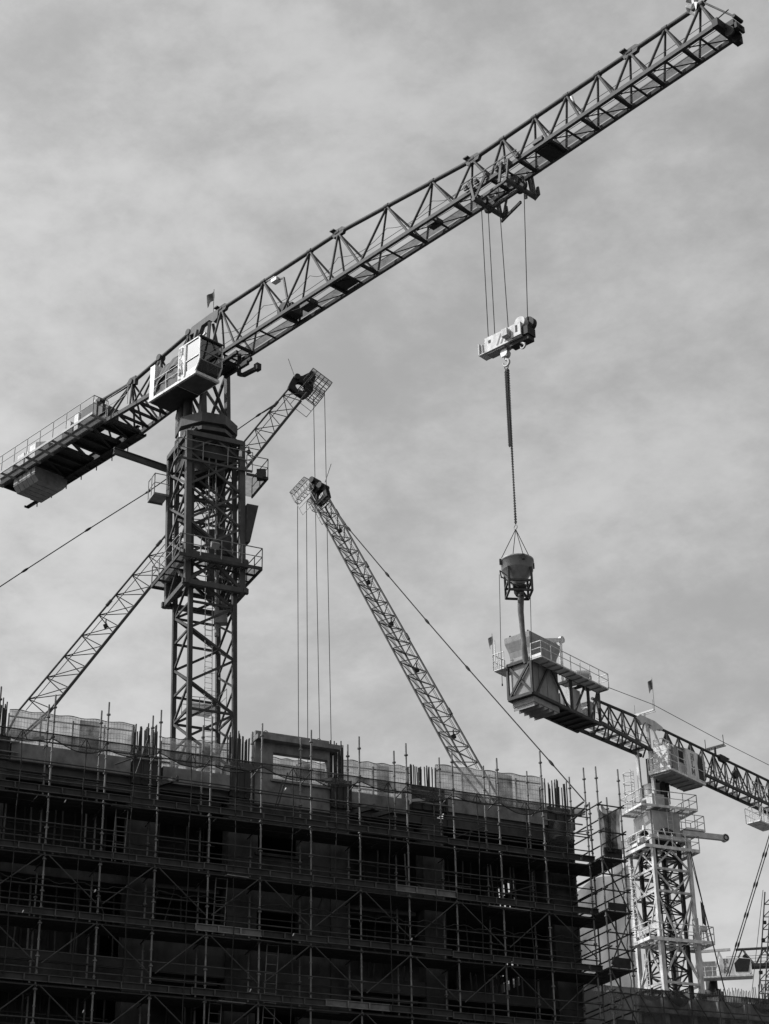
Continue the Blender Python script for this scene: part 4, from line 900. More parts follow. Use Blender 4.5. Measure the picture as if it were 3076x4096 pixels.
sh_s, sh_z = HB.sz(2020, 1405, 0)
MB().lbox(HB, sh_s - .16, sh_s + .16, .04, .1, zb_ - .5, zb_ + .05).lbox(HB, sh_s - .16, sh_s + .16, -.16, -.1, zb_ - .5, zb_ + .05).tube(HB.K(sh_s, .12, zb_ - .3), HB.K(sh_s, -.18, zb_ - .3), .2, 14).build('hook_yoke', 'pale_paint', hb_)
def hook(c, R, r, name):
    b = MB(); b.tube(c + Z3 * R * 2.2, c + Z3 * R, r, 8); pts = [c + HB.J * (R * sin(a)) + Z3 * (R * cos(a)) for a in [i * pi * 1.6 / 14 for i in range(15)]]
    for i, (p, q) in enumerate(zip(pts[:-1], pts[1:])): b.tube(p, q, r * (1.25 - .05 * i), 8)
    return b.build(name, 'pale_paint', hb_)
hc = HB.K(sh_s + .02, -.02, zb_ - .82); hook(hc, .17, .06, 'main_hook')
hook(HB.K(s1 - .12, .1, zb_ - .42), .13, .055, 'spare_hook')
MB().lbox(HB, s1 - .2, s1 - .06, .04, .16, zb_ - .28, zb_ - .05).build('hook_yoke', 'block_white', hb_)

SK = C1.on(2068, 2260, 0)
chn = thing('sling_chain', Vector((hc.x, hc.y, 43)), 'bundle of chain slings looped on the hook with one leg down to the skip', 'chain')
ctop = hc - Z3 * .24; cbt = C1.on(2062, 2105, 0)
def chain(name, p, q, L=.085, w=.034, r=.018):
    b = MB(); n = int((q - p).length / (L * .78)); d = (q - p).normalized(); x, y, _ = frame_of(d)
    for i in range(n):
        c = p.lerp(q, (i + .5) / n); X = x if i % 2 else y; v = []; k = 4; m = 8
        for a in range(m):
            t = 2 * pi * a / m; cc = c + X * (w * cos(t)) + d * (L / 2 * sin(t)); nn = (X * cos(t) + d * sin(t)); N2 = X.cross(d)
            for j in range(k): bb = 2 * pi * j / k; v.append(cc + nn * (r * cos(bb)) + N2 * (r * sin(bb)))
        b.add(v, [(a * k + j, ((a + 1) % m) * k + j, ((a + 1) % m) * k + (j + 1) % k, a * k + (j + 1) % k) for a in range(m) for j in range(k)], True)
    return b.build(name, 'rust', chn)
MB().ring(ctop + Z3 * .02, HB.J, Z3, .11, .022, 14, 6).build('master_link', 'rust', chn)
low = C1.on(2036, 1788, 0)
offs = [(-.09, 0, 0), (-.02, .05, .12), (.05, -.04, .3), (.1, .03, .05), (-.04, -.06, .02)]
for (a, b, c) in offs: chain('chain_leg', ctop - Z3 * .15 + C1.J * a + C1.L * b, low + C1.J * (.05 + a * .35) + C1.L * b * .5 + Z3 * c)
chain('chain_leg', ctop - Z3 * .15 + C1.J * .12, cbt + Z3 * .1)
chain('chain_leg', ctop - Z3 * .15 + C1.J * .06 + C1.L * .05, cbt + Z3 * .1 + C1.J * .04)
MB().ring(cbt - Z3 * .05, C1.J, Z3, .1, .02, 14, 6).build('end_ring', 'grey_paint', chn)

# concrete skip
rz = SK.z
skp = thing('concrete_skip', Vector((SK.x, SK.y, rz - 1.6)), 'round grey concrete skip in a steel frame hanging on wire legs', 'skip')
RR = .70
MB().lathe(Vector((SK.x, SK.y, 0)), [(RR + .02, rz + .22), (RR + .05, rz + .2), (RR + .05, rz + .12), (RR + .01, rz + .1), (RR, rz - .3), (RR - .02, rz - .32), (.22, rz - 1.02), (.2, rz - 1.1)], 32).lathe(Vector((SK.x, SK.y, 0)), [(RR - .02, rz + .21), (RR - .03, rz - .3), (.15, rz - 1.0)], 32).build('hopper', 'grey_paint', skp)
Rt = Vector((CR.x, CR.y, 0)).normalized(); Fd = Vector((0, 1, 0))
Rt = Vector((cos(.12), sin(.12), 0)); Fd = Vector((-sin(.12), cos(.12), 0))
sx, sy = .5, .48; c0 = Vector((SK.x + .02, SK.y, 0))
for i in (-1, 1):
    for j in (-1, 1):
        BAR('frame_leg', skp, 'dark_paint', c0 + Rt * (sx * i) + Fd * (sy * j) + Z3 * (rz - .3), c0 + Rt * (sx * i) + Fd * (sy * j) + Z3 * (rz - 1.45), .09, .09, up=Rt)
for zz in (rz - .95, rz - 1.42):
    for i in (-1, 1):
        BAR('frame_rail', skp, 'dark_paint', c0 + Rt * -sx + Fd * (sy * i) + Z3 * zz, c0 + Rt * sx + Fd * (sy * i) + Z3 * zz, .08, .09); BAR('frame_rail', skp, 'dark_paint', c0 + Rt * (sx * i) - Fd * sy + Z3 * zz, c0 + Rt * (sx * i) + Fd * sy + Z3 * zz, .08, .09)
MB().tube(c0 - Rt * .28 - Fd * .2 + Z3 * (rz - 1.15), c0 + Rt * .28 - Fd * .2 + Z3 * (rz - 1.15), .13, 12).lathe(c0, [(.24, rz - 1.0), (.22, rz - 1.35), (.14, rz - 1.5)], 16).build('gate', 'black_steel', skp)
lv = c0 - Rt * .85 - Fd * .3 + Z3 * (rz - .45)
MB().bar(lv, c0 - Rt * .45 - Fd * .45 + Z3 * (rz - .85), .045).bar(lv - Z3 * .3 + Rt * .05, c0 - Rt * .1 - Fd * .45 + Z3 * (rz - 1.3), .045).bar(lv, lv - Z3 * .35 + Rt * .05, .05).build('gate_lever', 'dark_paint', skp)
BAR('frame_brace', skp, 'dark_paint', c0 + Rt * .1 + Fd * .4 + Z3 * (rz - .9), c0 + Rt * .45 + Fd * .4 + Z3 * (rz - 1.4), .1, .1)
apx = cbt - Z3 * .15
for (i, j) in ((-1, -.2), (1, .2), (-.15, 1), (.2, -1)):
    e = Vector((SK.x, SK.y, rz + .15)) + (Rt * i + Fd * j).normalized() * (RR + .06); TUBE('wire_leg', skp, 'rope', apx, e, .017)
    BAR('lug', skp, 'dark_paint', e - Z3 * .22, e + Z3 * .03, .12, .1)
# hose and tag lines
hs_ = thing('pour_hose', Vector((SK.x, SK.y, rz - 4.8)), 'long flattened canvas hose hanging from the skip', 'hose')
hp_ = [C1.on(2083, 2372, 0), C1.on(2083, 2450, 0), C1.on(2092, 2540, 0), C1.on(2100, 2620, 0), C1.on(2102, 2655, 0)]
hz = MB(); nR = 12
rows = []
for t in range(29):
    f = t / 28 * (len(hp_) - 1); i = min(int(f), len(hp_) - 2); p = hp_[i].lerp(hp_[i + 1], f - i)
    w = .125 + .014 * sin(t * .3 + .5) - (.0 if t < 23 else .013 * (t - 23)); d = .10 - .03 * min(1, t / 20)
    rows.append([p + Rt * (w * cos(2 * pi * k / nR) + .004 * sin(t * .9)) + Fd * (max(.05, d) * sin(2 * pi * k / nR)) for k in range(nR)])
hz.add([p for r in rows for p in r], [(j * nR + i, j * nR + (i + 1) % nR, (j + 1) * nR + (i + 1) % nR, (j + 1) * nR + i) for j in range(28) for i in range(nR)], True)
hz.build('hose_sleeve', 'hose', hs_)
hq = hp_[1]; MB().lathe(Vector((hp_[0].x, hp_[0].y, 0)), [(.15, hp_[0].z - .15), (.15, hp_[0].z - .2)], 12).build('hose_clamp', 'black_steel', hs_)
def tagline(pts, lab):
    o = MB().path([C1.on(x, y, 0) for x, y in pts], .014, 6)
    q = C1.on(*pts[-1], 0); o.tube(q, q - Z3 * .1, .03, 6)
    tag(o.build('tag_line', 'rope', None, C1.on(*pts[0], 0)), lab, 'rope')
tagline([(1997, 2298), (1999, 2380), (2001, 2480), (2003, 2580), (2007, 2680), (2009, 2735)], 'thin tag line hanging from the left lever of the skip')
tagline([(2121, 2372), (2123, 2450), (2125, 2550), (2126, 2640)], 'thin tag line hanging from the right side of the skip frame')

# ------------------------------------------------------------------ crane two: the white crane on the right
A2 = un(2640, 3450, 140); C2 = Frame(A2, 40)
def ax2(z): return Vector((A2.x, A2.y, z))
c2 = thing('tower_crane', ax2(0), 'white tower crane with lettered cab standing behind the building corner at right', 'crane', 'tower cranes')
Wp = 'white_paint'; mat('grey_white', 0.34, 0.5, 0, 0.35, 1.6, 0.6, spec=0.2)
zP1 = zat(ax2(0) - U * 1.9 - V * 1.9, 3215); zP2 = zat(ax2(0) - U * 1.9 - V * 1.9, 3379); zP3 = zat(ax2(0) - U * 2.1 - V * 2.1, 3750)
# dark inner mast
lg2 = legs(c2, ax2, 2.1, 0, zP2 + .6, .25, 'black_steel')
for i in range(24):
    z = 20 + 1.05 * i; A = corners(ax2(z), 2.1, z); B = corners(ax2(z + 1.05), 2.1, z + 1.05)
    for k in range(4):
        j = (k + 1) % 4
        if z + 1.05 < zP2 + .5:
            BAR('mast_brace', c2, 'black_steel', A[k] if (i + k) % 2 else A[j], B[j] if (i + k) % 2 else B[k], .09, .1); BAR('mast_brace', c2, 'black_steel', A[k], A[j], .07, .08)
# white outer cage
CS2 = 3.15; zc0 = zP3 - 9.5
cg2 = legs(c2, ax2, CS2, zc0, zP2 - .1, .25, 'mast_white', 'cage_leg')
for k in range(4): BAR('leg_sleeve', c2, 'mast_white', corners(ax2(0), CS2, zc0)[k], corners(ax2(0), CS2, zP3 + 1.9)[k], .33, .33, up=U)
lv2 = [zP2 - .2, zP2 - 1.45, zP2 - 3.15, zP3 + 1.35, zP3 + .15]
def cq(k, z): return corners(ax2(z), CS2, z)[k]
for k in range(4):
    j = (k + 1) % 4
    def mid(z): return (cq(k, z) + cq(j, z)) / 2
    for z in (zP2 - 1.6, zP2 - 3.3, zP3 - 3.0): BAR('cage_beam', c2, 'mast_white', cq(k, z), cq(j, z), .13, .17)
    for (za, zb2) in ((zP2 - .1, zP2 - 1.6),): 
        for e in (k, j): BAR('cage_brace', c2, 'mast_white', mid(za), cq(e, zb2), .1, .11)
    for e in (k, j):
        BAR('cage_brace', c2, 'mast_white', cq(e, zP2 - 1.7), mid(zP2 - 3.25), .1, .11)
        BAR('cage_brace', c2, 'mast_white', cq(e, zP2 - 3.4), mid(zP3 + .15), .1, .11)
        BAR('cage_brace', c2, 'mast_white', mid(zP3 - .2), cq(e, zP3 - 2.9), .1, .12)
        BAR('cage_brace', c2, 'mast_white', cq(e, zP3 - 3.1), mid(zP3 - 5.8), .1, .12)
    BAR('cage_beam', c2, 'mast_white', cq(k, zP3 + 1.15), cq(j, zP3 + 1.15), .14, .5) if k == 3 else None
# platforms
zz = zP1
ring_platform(c2, onz(2566, 3215, zP1), onz(2790, 3241, zP1), onz(2481, 3262, zP1), zP1, 1.15, Wp, Wp, 1.15, rail_r=.036)
ring_platform(c2, onz(2582, 3379, zP2), onz(2799, 3406, zP2), onz(2491, 3425, zP2), zP2, .85, Wp, Wp, 1.15, rail_r=.036, toe=.24)
ring_platform(c2, onz(2600, 3750, zP3), onz(2859, 3773, zP3), onz(2522, 3784, zP3), zP3, .95, Wp, Wp, 1.15, rail_r=.036, toe=.24)
# transition piece with arched opening
TS = 1.18
body = MB()
for k in range(4):
    d0 = [(-1, -1), (1, -1), (1, 1), (-1, 1)]; a = ax2(0) + (U * d0[k][0] + V * d0[k][1]) * TS; b = ax2(0) + (U * d0[(k + 1) % 4][0] + V * d0[(k + 1) % 4][1]) * TS
    zb0, zb1 = zP2 + .75, zP1 - .2; pts = [a.lerp(b, 0) + Z3 * zb0, a.lerp(b, .16) + Z3 * zb0]
    for i in range(9): t = i / 8 * pi; pts.append(a.lerp(b, .5 - .34 * cos(t)) + Z3 * (zb0 + .35 + .62 * sin(t)))
    pts += [a.lerp(b, .84) + Z3 * zb0, b + Z3 * zb0, b + Z3 * zb1, a + Z3 * zb1]
    nrm = (b - a).cross(Z3).normalized()
    body.prism(pts, nrm * .12)
body.build('transition_piece', 'grey_white', c2)
MB().box(ax2(zP2 + .95), U * .95, V * .95, Z3 * .3).build('core_housing', 'black_steel', c2)
for k in range(4): BAR('corner_post', c2, 'mast_white', cq(k, zP2 - .1), cq(k, zP2 + .9), .3, .3, up=U)
for k in range(4): BAR('collar_beam', c2, 'mast_white', cq(k, zP2 + .8), cq((k + 1) % 4, zP2 + .8), .24, .34)
for k in range(4):
    m_ = (cq(k, zP2 + .8) + cq((k + 1) % 4, zP2 + .8)) / 2
    for e in (.3, .7): BAR('collar_brace', c2, 'mast_white', m_, cq(k, zP2).lerp(cq((k + 1) % 4, zP2), e), .12)
# ladder on the front
l_ = MB(); a = ax2(0) + U * .15 - V * 1.62
for o_ in (-.22, .22): l_.tube(a + U * o_ + Z3 * (zP2 + 1.2), a + U * o_ + Z3 * (zP1 - .1), .03, 5)
for i in range(6): l_.tube(a - U * .22 + Z3 * (zP2 + 1.3 + .3 * i), a + U * .22 + Z3 * (zP2 + 1.3 + .3 * i), .022, 5)
l_.build('ladder', 'pale_paint', c2)
# winch, cabinets left of the collar
p = ax2(zP2 + 1.0) - U * 1.9 + V * .4
MB().tube(p + V * .4, p - V * .3, .36, 18).build('climbing_winch', 'grey_paint', c2)
MB().box(p - Z3 * .55, U * .35, V * .9, Z3 * .12).box(p - Z3 * .2 - V * .9, U * .2, V * .15, Z3 * .25).build('winch_tray', Wp, c2)
MB().rail([p - U * .3 + V * 1.3 - Z3 * .2, p - U * .3 - V * 1.2 - Z3 * .2], .5, .5, .025).build('winch_guard', Wp, c2)
TUBE('beacon', c2, Wp, ax2(zP2 + 1.25) - U * 2.1 - V * 1.4, ax2(zP2 + 1.6) - U * 2.1 - V * 1.4, .12)
# small platform and tubular arm on the right
q = ax2(zP1 - 1.35) + U * 1.6; P_ = [q - V * 1.5, q + U * 1.7 - V * 1.5, q + U * 1.7 + V * .3, q + V * .3]
MB().bar(P_[0], P_[1], .1, .16).bar(P_[1], P_[2], .1, .16).bar(P_[2], P_[3], .1, .16).add([p + Z3 * .04 for p in P_], [(0, 1, 2, 3)]).build('side_platform', Wp, c2)
MB().rail([P_[0], P_[1], P_[2], P_[3]], 1.15, .85, .036).build('railing', Wp, c2)
a0 = ax2(zP1 - 1.75) + U * 1.3 - V * 1.35; a1 = a0 + U * 3.75 + Z3 * .1
BAR('monorail_arm', c2, 'pale_paint', a0, a1, .3, .42); MB().tube(a1 - V * .18 + U * .1, a1 + V * .18 + U * .1, .3, 18).build('arm_pulley', 'pale_paint', c2)
MB().ring(a1 - V * .2 + U * .1, U, Z3, .2, .05, 16, 6).build('pulley_rim', 'deck_steel', c2)
# caged ladder down the left face
x0 = ax2(0) - U * 1.85 + V * 1.0
for zt, zb2, off in ((zP2 - .9, zP3 + 1.4, 0), (zP3 - .6, zP3 - 5, .9)):
    l_ = MB()
    for o_ in (-.22, .22): l_.tube(x0 + V * (o_ - off) + Z3 * zt, x0 + V * (o_ - off) + Z3 * zb2, .035, 5)
    n = int((zt - zb2) / .3)
    for i in range(n): l_.tube(x0 + V * (-.22 - off) + Z3 * (zb2 + .3 * i), x0 + V * (.22 - off) + Z3 * (zb2 + .3 * i), .02, 4)
    l_.build('ladder', Wp, c2)
for i in range(6):
    z = zP2 - 1.0 - .75 * i; MB().ring(Vector((x0.x, x0.y, z)) - U * .36, U, V, .4, .03, 14, 5).build('ladder_hoop', Wp, c2)
hp = MB()
for a in (-.35, 0, .35): hp.tube(x0 - U * .72 + V * a + Z3 * (zP2 - .95), x0 - U * .72 + V * a + Z3 * (zP2 - 4.8), .025, 4)
hp.build('hoop_strap', Wp, c2)
# slewing column, ring and upper posts
MB().lathe(Vector((A2.x, A2.y, 0)), [(1.1, zP1 - .3), (1.1, zP1 + .75), (1.2, zP1 + .8), (1.2, zP1 + 1.05), (.95, zP1 + 1.1), (.95, zP1 + 2.2)], 28).build('slewing_ring', 'grey_paint', c2)
MB().box(ax2(zP1 + .65) - U * .6 - V * 1.0, U * .55, V * .4, Z3 * .45).build('gear_box', 'pale_paint', c2)
zb2_ = 51.62
for s_, o_ in ((-.9, .6), (-.9, -.6), (.9, .6), (.9, -.6)): BAR('head_post', c2, Wp, C2.K(s_, o_, zP1 + 1.1), C2.K(s_ * 1.1, o_, zb2_), .24, .24, up=C2.J)
for (s_, o_) in ((-.2, .9), (.3, .95), (0, -.9)): MB().tube(C2.K(s_, o_, zP1 + 1.1), C2.K(s_, o_, zP1 + 2.3), .25, 14).build('slewing_motor', 'black_steel', c2)
MB().lbox(C2, -.3, .45, -.3, .4, zP1 + 2.2, zb2_ - .3).build('core_column', 'black_steel', c2)
# caged ladder beside the tower head
x1 = C2.K(-1.2, -1.1, 0); l_ = MB()
for o_ in (-.22, .22): l_.tube(x1 + C2.J * o_ + Z3 * (zP1 + .2), x1 + C2.J * o_ + Z3 * (zP1 + 3.5), .035, 5)
for i in range(11): l_.tube(x1 - C2.J * .22 + Z3 * (zP1 + .4 + .3 * i), x1 + C2.J * .22 + Z3 * (zP1 + .4 + .3 * i), .022, 4)
l_.build('ladder', Wp, c2)
for i in range(4): MB().ring(x1 - C2.L * .35 + Z3 * (zP1 + 1.0 + .75 * i), C2.J, C2.L, .4, .03, 14, 5).build('ladder_hoop', Wp, c2)
MB().tube(x1 - C2.L * .75 + Z3 * (zP1 + .9), x1 - C2.L * .75 + Z3 * (zP1 + 3.4), .05, 6).build('hoop_strap', Wp, c2)
# cab with balcony
K2 = C2.K; O0, O1 = .95, 2.9; F_ = 3.15; B0, B1 = 49.42, 51.55
cab2 = MB().lbox(C2, -2.05, 2.9, O0, O1 + .02, B0 - .18, B0 - .02).build('cab', Wp, c2)
MB().lbox(C2, -1.9, 2.7, O0 + .05, O1 - .12, B0 - .26, B0 - .185).build('underfloor', 'grey_paint', cab2)
for i in range(6): BAR('underfloor_rib', cab2, 'grey_paint', K2(-1.9 + .9 * i, O0 + .1, B0 - .3), K2(-1.9 + .9 * i, O1 - .15, B0 - .3), .08, .08)
prof2 = [(.42, B0), (2.75, B0), (2.85, B0 + .1), (3.2, B0 + 1.75), (2.7, B1 - .0), (.42, B1)]
MB().prism([K2(.42, O1 - .04, B0), K2(2.05, O1 - .04, B0), K2(1.95, O1 - .04, B0 + 1.3), K2(2.15, O1 - .04, B1), K2(.42, O1 - .04, B1)], C2.L * .04).build('lettered_side', Wp, cab2)
MB().prism([K2(2.05, O1 - .02, B0 + .1), K2(2.83, O1 - .02, B0 + .1), K2(3.15, O1 - .02, B0 + 1.72), K2(2.2, O1 - .02, B1 - .05), K2(1.95, O1 - .02, B0 + 1.3)], -C2.L * .015).build('side_window', 'black_steel', cab2)
BAR('glazing_bar', cab2, 'pale_paint', K2(2.02, O1, B0 + .9), K2(3.0, O1, B0 + .85), .05)
MB().prism([K2(2.05, O1, B0 + .02), K2(2.85, O1, B0 + .02), K2(2.85, O1, B0 + .1), K2(2.05, O1, B0 + .1)], -C2.L * .04).build('kick_panel', Wp, cab2)
MB().lbox(C2, .42, 2.7, O0, O1, B1, B1 + .06).build('roof', Wp, cab2)
MB().lbox(C2, .42, 2.75, O0 - .05, O0, B0, B1).lbox(C2, .38, .42, O0, O1, B0, B1).build('rear_wall', Wp, cab2)
MB().prism([K2(2.76, O0, B0 + .1), K2(3.18, O0, B0 + 1.74), K2(2.72, O0, B1)], C2.L * (O1 - O0)).build('front_window', 'cab_glass', cab2)
for i, ch in enumerate('HLM'): letter(ch, K2(1.0, O1 + .004, B1 - .68 - .6 * i), C2.J, Z3, .5, .48, .11, C2.L).build('letter', 'letter_grey', cab2)
MB().lbox(C2, -.45, .38, O1 - .28, O1 - .22, B0, B1 - .1).build('cab_door', 'pale_paint', cab2)
MB().lbox(C2, -.35, .28, O1 - .21, O1 - .2, B0 + .95, B1 - .25).build('door_window', 'black_steel', cab2)
MB().add([K2(-.6, O1 - .2, B1 - .02), K2(.45, O1 + .02, B1 + .02), K2(.45, O0, B1 + .02), K2(-.6, O0, B1 - .1)], [(0, 1, 2, 3)]).build('canvas_roof', 'banner', cab2)
MB().lbox(C2, -.9, -.5, O1 - .5, O1 - .25, B0, B1 + .05).build('side_post', 'grey_paint', cab2)
# sunlit control box behind the balcony and its shiny cover
MB().lbox(C2, -1.35, -.6, O0 + .05, O1 - .55, B0 + .45, B1 - .4).build('control_box', 'white_paint', cab2)
MB().lbox(C2, -1.2, -.5, O0 + .05, O1 - .5, B1 - .3, B1 + .12).build('machine_housing', 'white_paint', cab2)
MB().lbox(C2, -1.6, -1.05, O0 + .1, O1 - .6, B0 + .05, B0 + .35).build('cable_tray', 'black_steel', cab2)
MB().rail([K2(.3, O1, B0), K2(-2.02, O1, B0), K2(-2.02, O0, B0)], 1.1, .95, .036).build('railing', Wp, cab2)
MB().lbox(C2, -2.04, -2.0, O0, O1, B0, B0 + .18).build('toe_plate', Wp, cab2)
MB().rail([K2(-.9, 1.7, B1 + .06), K2(.1, 1.7, B1 + .06), K2(.1, .9, B1 + .06), K2(-.9, .9, B1 + .06)], .75, .5, .03, True).build('roof_railing', Wp, cab2)
# jib to the right
T2 = lambda s_: K2(s_, 0, 54.33)
def B2(s_, side): return K2(s_, .62 * side, 51.72)
jm = MB().tube(T2(1.3), T2(24), .115, 10); jib2 = jm.build('jib', D, c2)
for side in (1, -1): BAR('bottom_chord', jib2, D, B2(1.0, side), B2(24, side), .18, .22)
ts_ = [2.6 + 1.75 * i for i in range(12)]
for i, s_ in enumerate(ts_):
    for side in (1, -1):
        for d_ in (-.82, .82): TUBE('diagonal', jib2, D, T2(s_), B2(s_ + d_, side), .062)
        if i % 2 == 0: TUBE('diagonal', jib2, D, T2(s_), B2(s_, side), .075)
    BAR('cross_beam', jib2, 'black_steel', B2(s_ - .87, 1), B2(s_ - .87, -1), .12, .12); TUBE('plan_brace', jib2, 'black_steel', B2(s_ - .87, 1), B2(s_ + .87, -1), .035)
    MB().lbox(C2, s_ - .5, s_ + .35, -.5, -.05, 51.76, 51.8).build('walkway', 'grating', jib2)
for o_, dz in ((-.3, .55), (-.3, 1.05), (.3, .9)): TUBE('hand_line', jib2, 'black_steel', K2(1.2, o_, 51.72 + dz), K2(24, o_, 51.72 + dz), .018)
for s_ in (10.9, 20.5):
    p = T2(s_); MB().prism([p - C2.J * .5 - C2.L * .14, p - C2.J * .3 - C2.L * .14 + Z3 * .25, p + C2.J * .5 - C2.L * .14 + Z3 * .25, p + C2.J * .7 - C2.L * .14, p + C2.J * .4 - C2.L * .14 - Z3 * .3, p - C2.J * .3 - C2.L * .14 - Z3 * .3], C2.L * .28).box(p + C2.J * .7 + Z3 * .2, C2.J * .45, C2.L * .1, Z3 * .05).build('chord_joint', 'black_steel', jib2)
MB().tube(K2(12.3, .2, 53.2), K2(12.3, .45, 53.2), .35, 14).build('sheave', 'black_steel', jib2)
# basket under the jib at the photo edge
s0, s1 = 15.3, 18.0
MB().lbox(C2, s0, s1, -.8, .5, 49.95, 50.05).bar(K2(16.2, 0, 50.1), K2(16.6, 0, 51.6), .14).build('basket_floor', Wp, jib2)
MB().rail([K2(s0, .5, 50.0), K2(s1, .5, 50.0), K2(s1, -.8, 50.0), K2(s0, -.8, 50.0)], 1.3, .7, .032, True).build('basket_railing', Wp, jib2)
MB().rail([K2(14.2, .7, 52.0), K2(17.5, .7, 52.0)], 1.1, 1.0, .032).build('landing_railing', Wp, jib2)
# tower-head plate, cross arms, cable
MB().prism([K2(-1.9, -.15, 54.2), K2(-1.3, -.15, 54.6), K2(.8, -.15, 54.65), K2(1.9, -.15, 54.45), K2(1.9, -.15, 54.2), K2(1.2, -.15, 54.1), K2(.8, -.15, 53.8), K2(.3, -.15, 54.15), K2(-.6, -.15, 54.15), K2(-1.1, -.15, 53.8), K2(-1.4, -.15, 54.05)], C2.L * .3).build('head_plate', 'pale_paint', c2)
for s_ in (-1, 1):
    for o_ in (-.55, .55): BAR('head_leg', c2, 'pale_paint', K2(.35 * s_ - .1, o_ * .25, 54.1), K2(1.0 * s_, o_, zb2_), .17)
for s_ in (-.4, 10.0):
    MB().bar(K2(s_, -.9, 55.05), K2(s_, .9, 55.05), .12, .14).bar(K2(s_ + .25, -.9, 55.0), K2(s_ + .25, .9, 55.0), .07, .07).bar(K2(s_, -.85, 54.4 + .6), K2(s_, -.85, 55.9), .05).bar(K2(s_, .85, 55.0), K2(s_, .85, 55.9), .05).bar(K2(s_, 0, 54.4), K2(s_, 0, 55.0), .16).build('cable_cross_arm', 'pale_paint' if s_ < 0 else D, c2)
MB().path([K2(-8.4, 2.0, 54.2), K2(-.4, .85, 55.5), K2(10.0, .85, 55.25), K2(22, .85, 55.2)], .025, 5).build('guard_cable', 'rope', c2)
# counter jib: truss near the head, then the ballast frame
cm = MB().tube(K2(-1.3, 0, 54.35), K2(-7.6, 0, 54.1), .12, 10); cj2 = cm.build('counter_jib', D, c2)
for side in (1, -1): BAR('bottom_chord', cj2, D, K2(-.4, .6 * side, 51.65), K2(-8.2, .98 * side, 51.7), .2, .24)
for i, s_ in enumerate((-1.8, -3.6, -5.4, -7.2)):
    t_ = K2(s_, 0, 54.33 + .03 * s_)
    for side in (1, -1):
        for d_ in (-.95, .85): TUBE('diagonal', cj2, D, t_, K2(s_ + d_, (.62 + .05 * -(s_ + d_)) * side, 51.68), .07)
    BAR('cross_beam', cj2, 'black_steel', K2(s_, .8, 51.65), K2(s_, -.8, 51.65), .12, .15); BAR('plan_brace', cj2, 'black_steel', K2(s_, .8, 51.65), K2(s_ + 1.8, -.7, 51.65), .1, .1)
    MB().lbox(C2, s_ - .8, s_ + .8, -.4, .1, 51.75, 51.79).build('walkway', 'grating', cj2)
for dz in (.55, 1.05): TUBE('hand_line', cj2, 'black_steel', K2(-.4, .35, 51.7 + dz), K2(-8, .5, 51.7 + dz), .02)
E0, E1, zB, zT_ = -16.75, -8.2, 51.55, 54.15; HW = 1.05
for side in (1, -1):
    for z in (zB, zT_): BAR('frame_chord', cj2, D, K2(E0, HW * side, z), K2(E1, HW * side, z), .2, .22)
    xs = [-16.75, -13.05, -11.4, -9.6, -8.3]
    for s_ in (-16.75, -11.9, -9.7, -8.3): BAR('frame_post', cj2, D, K2(s_, HW * side, zB), K2(s_, HW * side, zT_), .17, .17, up=C2.J)
    for (a, za, b, zb3) in ((-16.3, zB, -14.6, zT_), (-14.3, zT_, -12.3, zB), (-11.6, zB, -10.0, zT_), (-9.5, zB, -8.4, zT_)): BAR('frame_brace', cj2, D, K2(a, HW * side, za), K2(b, HW * side, zb3), .12, .14)
for z in (zB, zT_): BAR('frame_chord', cj2, D, K2(E0, -HW, z), K2(E0, HW, z), .2, .22)
BAR('frame_brace', cj2, D, K2(E0, -HW, zB), K2(E0, HW, zT_), .13, .17); BAR('frame_brace', cj2, D, K2(E0 + .06, HW, zB), K2(E0 + .06, -HW, zT_), .13, .17)
for s_ in np.arange(-13.4, -8.2, .9): BAR('cross_beam', cj2, 'black_steel', K2(s_, HW, zB - .05), K2(s_, -HW, zB - .05), .14, .2)
MB().lbox(C2, -13.6, -8.3, -HW + .1, HW - .1, zB - .02, zB + .03).build('deck_plate', 'black_steel', cj2)
for s_ in (-10, -11.5): BAR('cross_beam', cj2, 'black_steel', K2(s_, HW, zT_), K2(s_, -HW, zT_), .14, .2)
# ballast: concrete block standing through the frame, flared bin on top, stepped foot
MB().lbox(C2, -16.6, -13.2, -.85, .85, zB + .03, zT_ + .3).build('ballast_block', 'ballast_concrete', cj2)
for s_ in (-15.6, -14.6): BAR('block_joint', cj2, 'old_concrete', K2(s_, .856, zB + .1), K2(s_, .856, zT_ - .1), .03, .012, up=C2.L)
def ringpts(z, a, b, w): return [K2(a, -w, z), K2(b, -w, z), K2(b, w, z), K2(a, w, z)]
bn = MB(); secs = [(zT_ + .12, -16.6, -13.35, .93), (zT_ + .55, -16.52, -13.42, .9), (zT_ + 1.0, -16.6, -13.35, .95), (zT_ + 1.4, -16.75, -13.2, 1.05), (zT_ + 1.7, -16.85, -13.1, 1.12), (zT_ + 2.15, -16.86, -13.08, 1.13)]
for a, b in zip(secs[:-1], secs[1:]): bn.hexa(ringpts(*a) + ringpts(*b))
bn.build('ballast_bin', 'ballast_concrete', cj2)
for (s_, o_) in ((-16.7, .9), (-16.7, -.7), (-13.3, .9)): BAR('lifting_eye', cj2, 'deck_steel', K2(s_, o_, zT_ + 2.1), K2(s_, o_, zT_ + 2.3), .12)
ft = MB().lbox(C2, -16.45, -13.4, -.95, .95, zB - .55, zB - .12)
ft.build('ballast_foot', 'ballast_concrete', cj2)
for i in range(5): MB().prism([K2(-16.4 + .6 * i, -.9, zB - .55), K2(-15.85 + .6 * i, -.9, zB - .55), K2(-16.4 + .6 * i, -.9, zB - .85)], C2.L * 1.8).build('foot_step', 'concrete', cj2)
